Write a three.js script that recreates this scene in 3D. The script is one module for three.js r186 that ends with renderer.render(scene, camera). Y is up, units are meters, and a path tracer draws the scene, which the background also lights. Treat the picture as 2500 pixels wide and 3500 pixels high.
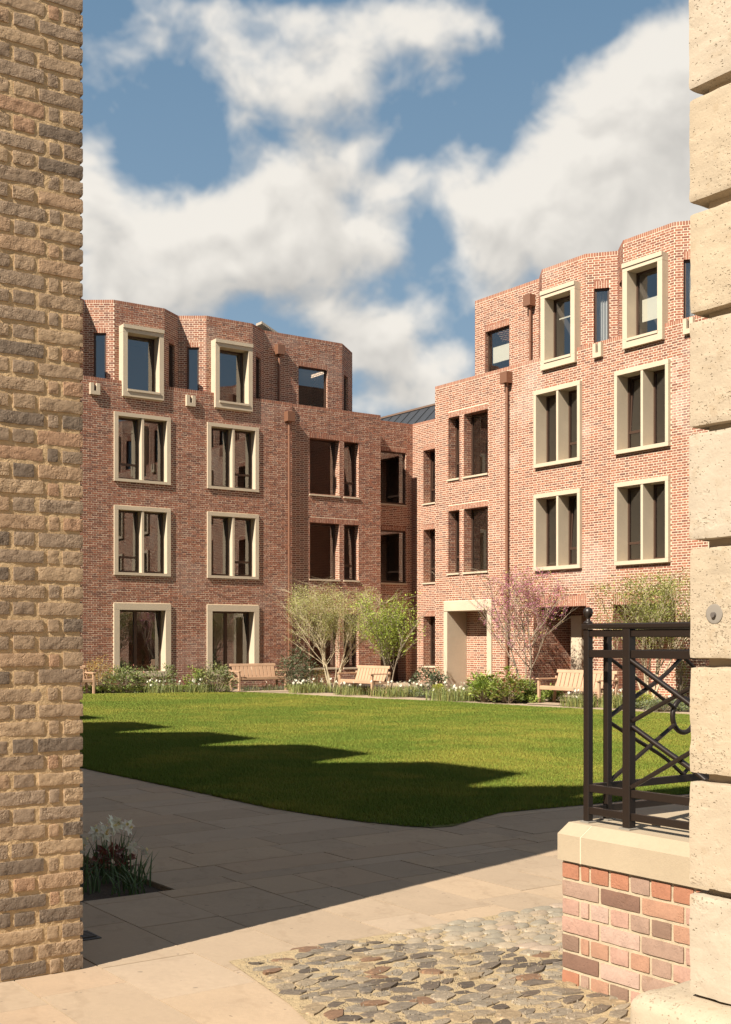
import * as THREE from 'three';
import { mergeGeometries } from 'three/addons/utils/BufferGeometryUtils.js';

// ------------------------------------------------------------------ camera
// The photograph is level with a shifted lens: 2500 x 3500 px, focal length 4150 px, horizon at row 2187.
const F = 4150, EYE = 1.6, CX = 1250, HZ = 2187;
const scene = new THREE.Scene();
const camera = new THREE.PerspectiveCamera(2 * Math.atan(1750 / F) * 180 / Math.PI, 2500 / 3500, 0.1, 900);
camera.position.set(0, EYE, 0);
camera.lookAt(0, EYE, -10);
camera.setViewOffset(2500, 3500, 0, -(HZ - 1750), 2500, 3500);

const renderer = new THREE.WebGLRenderer({ antialias: true });
renderer.toneMapping = THREE.LinearToneMapping;
renderer.toneMappingExposure = 2.05;
renderer.shadowMap.enabled = true;

// ------------------------------------------------------------------ court axes
// x of the court runs along the north wing (right and away), z along the east wing (right and towards the camera).
const TURN = 35.1 * Math.PI / 180;
const AX = [Math.cos(TURN), -Math.sin(TURN)], BX = [Math.sin(TURN), Math.cos(TURN)];
const ORG = [(1411 - CX) / F * 46.2, -46.2];
const toWorld = (al, be) => [ORG[0] + al * AX[0] + be * BX[0], ORG[1] + al * AX[1] + be * BX[1]];
const toCourt = (X, Z) => { const dx = X - ORG[0], dz = Z - ORG[1]; return [dx * AX[0] + dz * AX[1], dx * BX[0] + dz * BX[1]]; };
// a pixel of the photograph on the ground plane (or at height y) -> court coordinates
const ground = (px, py, y = 0) => { const D = (EYE - y) * F / (py - HZ); return toCourt((px - CX) / F * D, -D); };
const pixelOf = (al, y, be) => { const [X, Z] = toWorld(al, be); return [CX + F * X / -Z, HZ - (y - EYE) * F / -Z, -Z]; };

// ------------------------------------------------------------------ random numbers and noise
function rng(seed) { let s = seed >>> 0; return () => { s = (s + 0x6D2B79F5) >>> 0; let t = s; t = Math.imul(t ^ (t >>> 15), t | 1); t ^= t + Math.imul(t ^ (t >>> 7), t | 61); return ((t ^ (t >>> 14)) >>> 0) / 4294967296; }; }
const PERM = new Uint8Array(512); { const r = rng(7), p = [...Array(256).keys()]; for (let i = 255; i > 0; i--) { const j = Math.floor(r() * (i + 1)); [p[i], p[j]] = [p[j], p[i]]; } for (let i = 0; i < 512; i++) PERM[i] = p[i & 255]; }
const VAL = new Float32Array(256); { const r = rng(11); for (let i = 0; i < 256; i++) VAL[i] = r() * 2 - 1; }
function noise(x, y, z) {
  const xi = Math.floor(x), yi = Math.floor(y), zi = Math.floor(z);
  let u = x - xi, v = y - yi, w = z - zi; u = u * u * u * (u * (u * 6 - 15) + 10); v = v * v * v * (v * (v * 6 - 15) + 10); w = w * w * w * (w * (w * 6 - 15) + 10);
  const X = xi & 255, Y = yi & 255, Z = zi & 255, A = PERM[X] + Y, B = PERM[X + 1] + Y;
  const AA = PERM[A & 255] + Z, AB = PERM[(A + 1) & 255] + Z, BA = PERM[B & 255] + Z, BB = PERM[(B + 1) & 255] + Z;
  const h = (i) => VAL[PERM[i & 255]];
  const l = (a, b, t) => a + (b - a) * t;
  return l(l(l(h(AA), h(BA), u), l(h(AB), h(BB), u), v), l(l(h(AA + 1), h(BA + 1), u), l(h(AB + 1), h(BB + 1), u), v), w);
}
function fbm(x, y, z, o = 4, g = 0.5) { let s = 0, a = 1, n = 0; for (let i = 0; i < o; i++) { s += a * noise(x, y, z); n += a; a *= g; x = x * 2.03 + 11.3; y = y * 2.03 + 5.7; z = z * 2.03 + 3.1; } return s / n; }
const clamp = (v, a = 0, b = 1) => Math.min(b, Math.max(a, v));
const smooth = (a, b, v) => { const t = clamp((v - a) / (b - a)); return t * t * (3 - 2 * t); };
const mix = (a, b, t) => a + (b - a) * t;
const mix3 = (a, b, t) => [mix(a[0], b[0], t), mix(a[1], b[1], t), mix(a[2], b[2], t)];

// ------------------------------------------------------------------ sun
const SUNV = [-1.0, 0.98, 0.26];                       // court axes: x, up, z
const sunDir = new THREE.Vector3(SUNV[0] * AX[0] + SUNV[2] * BX[0], SUNV[1], SUNV[0] * AX[1] + SUNV[2] * BX[1]).normalize();
const sun = new THREE.DirectionalLight(new THREE.Color().setRGB(1.0, 0.92, 0.80), 5);
sun.position.copy(sunDir).multiplyScalar(90).add(new THREE.Vector3(0, 0, -22));
sun.target.position.set(0, 0, -22);
sun.castShadow = true; sun.shadow.mapSize.set(4096, 4096);
Object.assign(sun.shadow.camera, { left: -45, right: 45, top: 45, bottom: -45, near: 1, far: 220 });
scene.add(sun, sun.target);

// ------------------------------------------------------------------ sky: blue air and fair-weather cumulus
{
  const W = 4096, Hh = 2048, data = new Float32Array(W * Hh * 4);
  // clouds seen in the photograph: centre px, radii px, weight
  const seen = [[640, 130, 200, 120, .43], [860, 220, 210, 120, .50], [1010, 340, 190, 110, .54], [1150, 250, 180, 100, .55], [1330, 150, 200, 95, .62], [1480, 70, 170, 70, .59], [1620, 110, 100, 50, .41], [1230, 60, 200, 60, .43], [960, 60, 230, 60, .41], [820, 420, 70, 120, .43], [1230, 400, 60, 60, .28], [640, 30, 180, 50, .41],
    [300, 600, 95, 130, 1], [350, 770, 130, 130, 1], [480, 800, 120, 120, 1], [600, 780, 120, 90, .95], [720, 760, 120, 70, .95], [880, 720, 130, 100, 1], [1010, 640, 130, 100, 1], [1120, 580, 110, 80, .95], [1230, 510, 80, 60, .8], [900, 880, 260, 100, 1], [640, 930, 230, 110, 1], [380, 960, 190, 90, .95], [520, 1040, 160, 60, .8], [1150, 790, 130, 130, .95], [1330, 640, 100, 70, .85], [1310, 780, 110, 130, .85], [1390, 590, 60, 40, .6],
    [1150, 1060, 170, 70, .75], [1300, 1130, 190, 75, .8], [1390, 1240, 170, 80, .85], [1560, 1230, 80, 70, .9], [1450, 1050, 80, 60, .45], [1200, 1200, 150, 90, .6], [1300, 1370, 190, 60, .7], [1490, 1330, 150, 60, .7],
    [1560, 660, 90, 90, .85], [1650, 720, 140, 100, 1], [1800, 640, 130, 90, 1], [1940, 500, 130, 110, 1], [2080, 350, 120, 110, 1], [2250, 210, 130, 110, 1], [2400, 200, 140, 130, 1], [2050, 600, 230, 170, 1.05], [2300, 460, 220, 230, 1.05], [1850, 800, 230, 120, 1], [2150, 830, 260, 130, 1], [2400, 760, 200, 200, 1], [1720, 900, 130, 70, .9], [1720, 1020, 120, 70, .8], [2300, 980, 260, 110, .9]];
  const blobs = seen.map(([x, y, rx, ry, w]) => { const d = new THREE.Vector3((x - CX) / F, (HZ - y) / F, -1).normalize(); return { d, rx: rx / F, ry: ry / F, w }; });
  const r = rng(91);
  const inFrame = (d) => { if (d.z > -0.2) return false; const px = CX + F * d.x / -d.z, py = HZ + F * d.y / d.z; return px > -250 && px < 2750 && py > -350 && py < 2300; };
  for (let i = 0; i < 95; i++) {
    const az = r() * Math.PI * 2, el = Math.asin(0.06 + 0.9 * r()), s = 0.035 + 0.05 * r(), w = 0.7 + 0.4 * r();
    const c = new THREE.Vector3(Math.cos(el) * Math.sin(az), Math.sin(el), -Math.cos(el) * Math.cos(az));
    const n = 2 + Math.floor(r() * 3);
    for (let k = 0; k < n; k++) { const d = c.clone().add(new THREE.Vector3((r() - .5) * .12, (r() - .5) * .05, (r() - .5) * .12)).normalize(); if (!inFrame(d)) blobs.push({ d, rx: s * (1 + r()), ry: s * (.5 + .4 * r()), w }); }
  }
  for (const b of blobs) { b.e = new THREE.Vector3(0, 1, 0).cross(b.d).normalize(); b.u = b.d.clone().cross(b.e).normalize(); b.R = Math.max(b.rx, b.ry) * 2.5; b.cos = Math.cos(Math.min(1.5, b.R)); }
  // coarse lists of blobs by direction cell keep this quick
  const NA = 72, NE = 18, cells = Array.from({ length: NA * NE }, () => []);
  for (let i = 0; i < NA; i++) for (let j = 0; j < NE; j++) {
    const az = (i + .5) / NA * 2 * Math.PI - Math.PI, el = (j + .5) / NE * Math.PI / 2, d = new THREE.Vector3(Math.cos(el) * Math.cos(az), Math.sin(el), Math.cos(el) * Math.sin(az));
    for (const b of blobs) if (d.dot(b.d) > Math.cos(Math.min(1.5, b.R + 0.085))) cells[j * NA + i].push(b);
  }
  const field = (x, y, z, list) => {
    let m = 0;
    for (const b of list) { const c = x * b.d.x + y * b.d.y + z * b.d.z; if (c < b.cos) continue; const p = (x * b.e.x + y * b.e.y + z * b.e.z) / b.rx, q = (x * b.u.x + y * b.u.y + z * b.u.z) / b.ry, d2 = p * p + q * q; if (d2 < 6) { const g = Math.exp(-d2 * .95) * b.w; m = m + g - m * g * 0.8; } }
    return m;
  };
  const dens = (x, y, z, list, o) => { const m = field(x, y, z, list); if (m < 0.012) return -1; const wx = fbm(x * 14 + 31, y * 14, z * 14, 3) * .022, wy = fbm(x * 14, y * 14 + 17, z * 14, 3) * .022; const bil = 1 - Math.abs(fbm((x + wx) * 22, (y + wy) * 26, z * 22, Math.max(2, o - 2), .55)) * 2; return m * 1.3 - .56 + .80 * fbm((x + wx) * 17 + 3, (y + wy) * 21, (z - wx) * 17, o, .64) + .22 * bil; };
  const L = [sunDir.x * .014, .02, 0];
  const shadeAt = (el, az, o) => {
    const y = Math.sin(el), ce = Math.cos(el), jj = clamp(Math.floor(el / (Math.PI / 2) * NE), 0, NE - 1), x = ce * Math.cos(az), z = ce * Math.sin(az);
    const air = mix3(mix3([.19, .262, .325], [.052, .105, .175], clamp(Math.pow(clamp(y), .75) * 1.45)), [.026, .058, .102], smooth(.45, 1, y));
    const list = cells[jj * NA + Math.min(NA - 1, Math.floor((az + Math.PI) / (2 * Math.PI) * NA))];
    if (!list.length) return air;
    const d = dens(x, y, z, list, o); if (d < -.1) return air;
    const d2 = dens(x + L[0], y + L[1], z + L[2], list, 3), d3 = dens(x + L[0] * 3, y + L[1] * 3, z + L[2] * 3, list, 2);
    const lit = clamp(.80 + (d - Math.max(-.15, d2)) * .75 - clamp(d3, 0, .7) * .45);
    return mix3(air, mix3([.255, .247, .235], [.435, .415, .382], lit), Math.pow(smooth(-.2, .74, d), .95));
  };
  // outside the frame a quarter of the detail is enough
  const q = 4, w4 = W / q, h4 = Hh / q, coarse = new Float32Array(w4 * h4 * 3);
  for (let j = h4 / 2 - 1; j < h4; j++) for (let i = 0; i < w4; i++) { const c = shadeAt(Math.max(.002, ((j + .5) / h4 - .5) * Math.PI), ((i + .5) / w4 - .5) * 2 * Math.PI, 4), k = (j * w4 + i) * 3; coarse[k] = c[0]; coarse[k + 1] = c[1]; coarse[k + 2] = c[2]; }
  for (let j = 0; j < Hh; j++) {
    const el = ((j + 0.5) / Hh - 0.5) * Math.PI;
    for (let i = 0; i < W; i++) {
      const k = (j * W + i) * 4; data[k + 3] = 1;
      if (el < -0.01) { data[k] = .14; data[k + 1] = .12; data[k + 2] = .09; continue; }
      const az = ((i + 0.5) / W - 0.5) * 2 * Math.PI, front = Math.abs(az + Math.PI / 2) < .42 && el < .62;
      if (front) { const c = shadeAt(Math.max(.002, el), az, 6); data[k] = c[0]; data[k + 1] = c[1]; data[k + 2] = c[2]; continue; }
      const fx = (i + .5) / q - .5, fy = Math.min(h4 - 1.001, Math.max(h4 / 2 - 1, (j + .5) / q - .5)), x0 = Math.floor(fx), y0 = Math.floor(fy), a = fx - x0, b = fy - y0, xa = (x0 + w4) % w4, xb = (x0 + 1) % w4;
      for (let n = 0; n < 3; n++) data[k + n] = mix(mix(coarse[(y0 * w4 + xa) * 3 + n], coarse[(y0 * w4 + xb) * 3 + n], a), mix(coarse[((y0 + 1) * w4 + xa) * 3 + n], coarse[((y0 + 1) * w4 + xb) * 3 + n], a), b);
    }
  }
  const sky = new THREE.DataTexture(data, W, Hh, THREE.RGBAFormat, THREE.FloatType);
  sky.mapping = THREE.EquirectangularReflectionMapping; sky.magFilter = THREE.LinearFilter; sky.minFilter = THREE.LinearFilter; sky.needsUpdate = true;
  scene.background = sky; scene.environment = sky;
}

// ------------------------------------------------------------------ building blocks
const taken = new Map();
const numbered = (n) => { const k = taken.get(n) ?? 0; taken.set(n, k + 1); return k ? n + '_' + String(k).padStart(3, '0') : n; };
const shade = (o) => { o.traverse((c) => { if (c.isMesh) { c.castShadow = true; c.receiveShadow = true; } }); return o; };
function thing(name, label, category, [al, y, be] = [0, 0, 0], turn = 0, group) {
  const o = new THREE.Group(), [X, Z] = toWorld(al, be);
  o.name = numbered(name); o.position.set(X, y, Z); o.rotation.y = TURN + turn; o.userData = { label, category };
  if (group) o.userData.group = group;
  scene.add(o); return o;
}
function setting(name) { const o = new THREE.Group(), [X, Z] = toWorld(0, 0); o.name = name; o.position.set(X, 0, Z); o.rotation.y = TURN; o.userData = { kind: 'structure' }; scene.add(o); return o; }
function part(name, geometry, material, parent, at) { const m = new THREE.Mesh(geometry, material); m.name = name; m.castShadow = m.receiveShadow = true; if (at) m.position.set(...at); parent.add(m); return m; }
function group(name, parent, at, turn = 0) { const g = new THREE.Group(); g.name = name; if (at) g.position.set(...at); g.rotation.y = turn; parent.add(g); return g; }

class MB {                                                 // collects faces; build() makes one mesh of them
  constructor() { this.p = []; this.n = []; this.c = []; this.t = []; this.i = []; }
  face(a, b, c, d, col = [1, 1, 1], uv) {
    const k = this.p.length / 3, ux = b[0] - a[0], uy = b[1] - a[1], uz = b[2] - a[2], vx = d[0] - a[0], vy = d[1] - a[1], vz = d[2] - a[2];
    let nx = uy * vz - uz * vy, ny = uz * vx - ux * vz, nz = ux * vy - uy * vx; const l = Math.hypot(nx, ny, nz) || 1; nx /= l; ny /= l; nz /= l;
    this.p.push(...a, ...b, ...c, ...d);
    for (let q = 0; q < 4; q++) { this.n.push(nx, ny, nz); this.c.push(col[0], col[1], col[2]); }
    if (uv) this.t.push(...uv); else { const lu = Math.hypot(ux, uy, uz), lv = Math.hypot(vx, vy, vz), o = (a[0] * 1.3 + a[1] * .7 + a[2]) % 7; this.t.push(o, o, o + lu, o, o + lu, o + lv, o, o + lv); }
    this.i.push(k, k + 1, k + 2, k, k + 2, k + 3); return this;
  }
  tri(a, b, c, col = [1, 1, 1]) {
    const k = this.p.length / 3, ux = b[0] - a[0], uy = b[1] - a[1], uz = b[2] - a[2], vx = c[0] - a[0], vy = c[1] - a[1], vz = c[2] - a[2];
    let nx = uy * vz - uz * vy, ny = uz * vx - ux * vz, nz = ux * vy - uy * vx; const l = Math.hypot(nx, ny, nz) || 1;
    this.p.push(...a, ...b, ...c); for (let q = 0; q < 3; q++) { this.n.push(nx / l, ny / l, nz / l); this.c.push(...col); } this.t.push(0, 0, 1, 0, 0, 1); this.i.push(k, k + 1, k + 2); return this;
  }
  // box between two corners in the frame (o; e along, up, n outwards); sides: which faces
  box(u0, u1, y0, y1, d0, d1, col, fr, skip = '') {
    const o = fr ? fr.o : [0, 0, 0], e = fr ? fr.e : [1, 0], n = fr ? fr.n : [0, 1];
    const P = (u, y, d) => [o[0] + e[0] * u + n[0] * d, o[1] + y, o[2] + e[1] * u + n[1] * d];
    const A = P(u0, y0, d1), B = P(u1, y0, d1), C = P(u1, y1, d1), D = P(u0, y1, d1), E = P(u0, y0, d0), G = P(u1, y0, d0), H = P(u1, y1, d0), I = P(u0, y1, d0);
    this.face(A, B, C, D, col);
    if (!skip.includes('l')) this.face(E, A, D, I, col);
    if (!skip.includes('r')) this.face(B, G, H, C, col);
    if (!skip.includes('t')) this.face(D, C, H, I, col);
    if (!skip.includes('b')) this.face(E, G, B, A, col);
    if (!skip.includes('k')) this.face(G, E, I, H, col);
    return this;
  }
  geometry() {
    const g = new THREE.BufferGeometry();
    g.setAttribute('position', new THREE.Float32BufferAttribute(this.p, 3)); g.setAttribute('normal', new THREE.Float32BufferAttribute(this.n, 3));
    g.setAttribute('color', new THREE.Float32BufferAttribute(this.c, 3)); g.setAttribute('uv', new THREE.Float32BufferAttribute(this.t, 2)); g.setIndex(this.i); return g;
  }
  build(name, material, parent) { return this.p.length ? part(name, this.geometry(), material, parent) : null; }
}
// a box with softened edges: three.js's own, cheap
function softBox(w, h, d, r = 0.004) {
  const s = new THREE.Shape(), a = w / 2 - r, b = h / 2 - r; s.moveTo(-a, -b); s.lineTo(a, -b); s.lineTo(a, b); s.lineTo(-a, b); s.closePath();
  const g = new THREE.ExtrudeGeometry(s, { depth: d - 2 * r, bevelEnabled: true, bevelThickness: r, bevelSize: r, bevelSegments: 1 }); g.translate(0, 0, -d / 2 + r); return g;
}
function tube(points, r0, r1 = r0, sides = 6) {          // tapered tube along points
  const pos = [], nor = [], uv = [], idx = []; const N = points.length; let up = new THREE.Vector3(0.31, 0.2, 0.93), acc = 0;
  for (let i = 0; i < N; i++) {
    const a = points[Math.max(0, i - 1)], b = points[Math.min(N - 1, i + 1)], t = new THREE.Vector3().subVectors(b, a).normalize();
    const x = new THREE.Vector3().crossVectors(up, t); if (x.lengthSq() < 1e-6) x.set(1, 0, 0); x.normalize(); const y = new THREE.Vector3().crossVectors(t, x); const r = mix(r0, r1, i / (N - 1));
    if (i) acc += points[i].distanceTo(points[i - 1]);
    for (let k = 0; k <= sides; k++) { const q = k / sides * 2 * Math.PI, c = Math.cos(q), s = Math.sin(q), nx = x.x * c + y.x * s, ny = x.y * c + y.y * s, nz = x.z * c + y.z * s; pos.push(points[i].x + nx * r, points[i].y + ny * r, points[i].z + nz * r); nor.push(nx, ny, nz); uv.push(k / sides * .1, acc); }
  }
  for (let i = 0; i < N - 1; i++) for (let k = 0; k < sides; k++) { const a = i * (sides + 1) + k, b = a + sides + 1; idx.push(a, a + 1, b, b, a + 1, b + 1); }
  const g = new THREE.BufferGeometry(); g.setAttribute('position', new THREE.Float32BufferAttribute(pos, 3)); g.setAttribute('normal', new THREE.Float32BufferAttribute(nor, 3)); g.setAttribute('uv', new THREE.Float32BufferAttribute(uv, 2)); g.setIndex(idx); return g;
}
const clean = (g) => { const q = g.index ? g.toNonIndexed() : g; for (const k of Object.keys(q.attributes)) if (!['position', 'normal', 'uv'].includes(k)) q.deleteAttribute(k); return q; };
const merged = (list) => mergeGeometries(list.map(clean));
const V = (x, y, z) => new THREE.Vector3(x, y, z);

// ------------------------------------------------------------------ materials
function texture(size, fn, srgb = false) {                 // fn(u, v) in 0..1, tiling, -> [r, g, b] linear or grey
  const d = new Uint8Array(size * size * 4);
  for (let j = 0; j < size; j++) for (let i = 0; i < size; i++) { const c = fn(i / size, j / size), k = (j * size + i) * 4; for (let q = 0; q < 3; q++) { let v = clamp(Array.isArray(c) ? c[q] : c); if (srgb) v = v <= .0031308 ? v * 12.92 : 1.055 * Math.pow(v, 1 / 2.4) - .055; d[k + q] = Math.round(v * 255); } d[k + 3] = 255; }
  const t = new THREE.DataTexture(d, size, size); t.wrapS = t.wrapT = THREE.RepeatWrapping; t.magFilter = THREE.LinearFilter; t.minFilter = THREE.LinearMipmapLinearFilter; t.generateMipmaps = true; if (srgb) t.colorSpace = THREE.SRGBColorSpace; t.needsUpdate = true; return t;
}
// tiling noise: cross-fade of shifted copies
const tn = (u, v, f, o, s = 0) => { const a = fbm(u * f + s, v * f, s * 1.7, o), b = fbm((u - 1) * f + s, v * f, s * 1.7, o), c = fbm(u * f + s, (v - 1) * f, s * 1.7, o), d = fbm((u - 1) * f + s, (v - 1) * f, s * 1.7, o); return mix(mix(a, b, u), mix(c, d, u), v) * 1.25; };
const at = (t, rx, ry = rx) => { const c = t.clone(); c.repeat.set(rx, ry); c.needsUpdate = true; return c; };
const std = (rgb, rough = .9, more = {}) => new THREE.MeshStandardMaterial({ color: new THREE.Color().setRGB(...rgb), roughness: rough, ...more });

const T = {};
T.stone = texture(768, (u, v) => { const a = tn(u, v, 5, 4, 3), b = tn(u, v, 60, 3, 9), bed = tn(u * 1, v, 1, 1, 2) * 0 + fbm(Math.sin(u * 6.283) * .9, v * 26, Math.cos(u * 6.283) * .9, 4), s = tn(u, v, 14, 4, 21), pit = smooth(.36, .5, tn(u, v, 70, 2, 31)), stain = smooth(.28, .5, tn(u, v, 4, 5, 35)); const k = 1 + .09 * a + .07 * b + .10 * bed; return mix3(mix3([.368 * k, .308 * k, .232 * k], [.315 * k, .246 * k, .166 * k], clamp(smooth(.15, .5, s) * .5 + stain * .45)), [.19, .145, .09], pit * .55); }, true);
T.stoneBump = texture(768, (u, v) => .6 + .12 * tn(u, v, 20, 4, 5) + .12 * tn(u, v, 90, 2, 8) + .12 * fbm(Math.sin(u * 6.283) * .9, v * 26, Math.cos(u * 6.283) * .9, 4) - .5 * smooth(.36, .5, tn(u, v, 70, 2, 31)) - .2 * smooth(.25, .4, tn(u, v, 18, 3, 44)));
T.smoothStone = texture(256, (u, v) => { const k = 1 + .07 * tn(u, v, 4, 4, 13) + .035 * tn(u, v, 40, 2, 4); return [.51 * k, .418 * k, .302 * k]; }, true);
T.grain = texture(256, (u, v) => .5 + .25 * tn(u, v, 24, 4, 2) + .25 * tn(u, v, 90, 2, 6));
T.slab = texture(512, (u, v) => { const a = tn(u, v, 3, 4, 51), b = tn(u, v, 60, 3, 57), n = tn(u, v, 5, 4, 61), ring = smooth(.16, .24, n) * (1 - smooth(.26, .36, n)), spot = smooth(.66, .72, tn(u, v, 36, 2, 67)); const k = 1 + .13 * a + .08 * b; return mix3(mix3([.335 * k, .252 * k, .174 * k], [.278 * k, .204 * k, .136 * k], ring * .45), [.16, .12, .085], spot * .7); }, true);
T.oldBrick = texture(512, (u, v) => { const a = tn(u, v, 6, 4, 71), b = tn(u, v, 34, 4, 77), dk = smooth(.12, .5, tn(u, v, 9, 5, 83)), fine = tn(u, v, 110, 2, 87); const k = 1 + .24 * a + .26 * b + .22 * fine, crack = smooth(.3, .42, tn(u, v, 26, 4, 89)); return mix3([k * .95, k * .95, k * .95], [.40 * k, .37 * k, .34 * k], clamp(dk * .75 + crack * .6)); }, true);
T.oldBump = texture(512, (u, v) => .55 + .3 * tn(u, v, 12, 4, 91) + .2 * tn(u, v, 50, 3, 95) - .45 * smooth(.25, .5, tn(u, v, 16, 4, 83)) - .3 * smooth(.38, .5, tn(u, v, 60, 2, 99)));
T.mortar = texture(256, (u, v) => { const k = 1 + .12 * tn(u, v, 8, 4, 101) + .2 * tn(u, v, 80, 2, 105); return [.47 * k, .325 * k, .175 * k]; }, true);
T.wood = texture(256, (u, v) => { const g = tn(u * 1, v, 3, 3, 111) + .6 * fbm(u * 3, v * 60, 5, 3); const k = 1 + .12 * g; return [.42 * k, .265 * k, .165 * k]; }, true);
T.bark = texture(128, (u, v) => { const k = 1 + .4 * tn(u, v, 18, 4, 121); return [.30 * k, .235 * k, .165 * k]; }, true);
T.soil = texture(256, (u, v) => { const k = 1 + .5 * tn(u, v, 30, 4, 131); return [.06 * k, .042 * k, .03 * k]; }, true);

const M = {};
M.brick = new THREE.MeshStandardMaterial({ vertexColors: true, roughness: .92 });
M.mortar = std([.70, .56, .415], .95);
M.stone = new THREE.MeshStandardMaterial({ map: at(T.smoothStone, .8), roughness: .85, bumpMap: at(T.grain, 3), bumpScale: .0012 });
M.bronze = std([.075, .042, .028], .45, { metalness: .35 });
M.pipe = std([.22, .105, .062], .45, { metalness: .25 });
M.glass = new THREE.MeshPhysicalMaterial({ color: new THREE.Color().setRGB(.86, .86, .84), transmission: 1, thickness: 0, roughness: 0.0, ior: 2.5, specularIntensity: 1 });
M.room = std([.20, .17, .14], .95);
M.curtain = new THREE.MeshPhysicalMaterial({ color: new THREE.Color().setRGB(.72, .72, .70), roughness: 1, transmission: .35, thickness: 0, side: THREE.DoubleSide });
M.blind = std([.62, .60, .50], .95, { side: THREE.DoubleSide });
M.roof = std([.045, .048, .055], .5, { metalness: .3 });
M.brown = std([.16, .10, .07], .7);
M.plaster = std([.35, .30, .24], .95);
M.timber = new THREE.MeshStandardMaterial({ map: at(T.wood, 1.2), roughness: .7 });
M.bark = new THREE.MeshStandardMaterial({ map: T.bark, roughness: .95 });
M.paleBark = std([.36, .30, .20], .95);
M.soil = new THREE.MeshStandardMaterial({ map: at(T.soil, 1.5), roughness: 1, bumpMap: at(T.grain, 2), bumpScale: .02 });
const leafy = (rgb, through = .35) => new THREE.MeshPhysicalMaterial({ color: new THREE.Color().setRGB(...rgb), vertexColors: true, roughness: .75, transmission: through, thickness: 0, side: THREE.DoubleSide });
M.leaf = leafy([1, 1, 1]);
M.grass = std([1, 1, 1], .8, { vertexColors: true, side: THREE.DoubleSide });
M.roofSeam = std([.03, .032, .036], .5);
T.grainTint = texture(256, (u, v) => { const k = .92 + .2 * tn(u, v, 7, 4, 141) + .12 * tn(u, v, 60, 2, 143), w = smooth(.2, .6, tn(u, v, 5, 4, 147)); return mix3([k, k, k], [k * .95, k * .92, k * .88], w); }, true);
M.creamMortar = new THREE.MeshStandardMaterial({ color: new THREE.Color().setRGB(.42, .335, .225), map: at(T.grainTint, 3), bumpMap: at(T.grain, 6), bumpScale: .003, roughness: 1 });
M.coping = new THREE.MeshStandardMaterial({ map: at(T.smoothStone, 1.7), color: new THREE.Color().setRGB(.66, .64, .60), roughness: .9, bumpMap: at(T.grain, 6), bumpScale: .0015 });
M.wellFloor = std([.30, .25, .18], .9);
M.iron = std([.016, .010, .007], .4, { metalness: .1 });
M.ironGrey = std([.2, .18, .15], .6);
T.flint = texture(256, (u, v) => { const w = smooth(.1, .45, tn(u, v, 5, 4, 151)), d = 1 + .35 * tn(u, v, 12, 3, 157) + .15 * tn(u, v, 60, 2, 159); return mix3([.55 * d, .55 * d, .55 * d], [1, .98, .94], w * .75); }, true);
M.limeMortar = std([.50, .42, .30], 1);
M.silverBark = std([.46, .38, .25], .95);

// ------------------------------------------------------------------ brick walls
const COURSE = 0.0681, JOINT = 0.0165, STR = 0.203, HEAD = 0.090, MODULE = STR + HEAD + 2 * JOINT, BH = COURSE - JOINT;
const BRICKS = [[.265, .100, .060], [.215, .085, .054], [.30, .120, .070], [.17, .070, .048], [.27, .125, .084], [.24, .088, .051]];
const brickMats = BRICKS.map((c) => std(c, .92));
const strGeo = new THREE.BoxGeometry(STR, BH, .06), headGeo = new THREE.BoxGeometry(HEAD, BH, .06);

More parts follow.
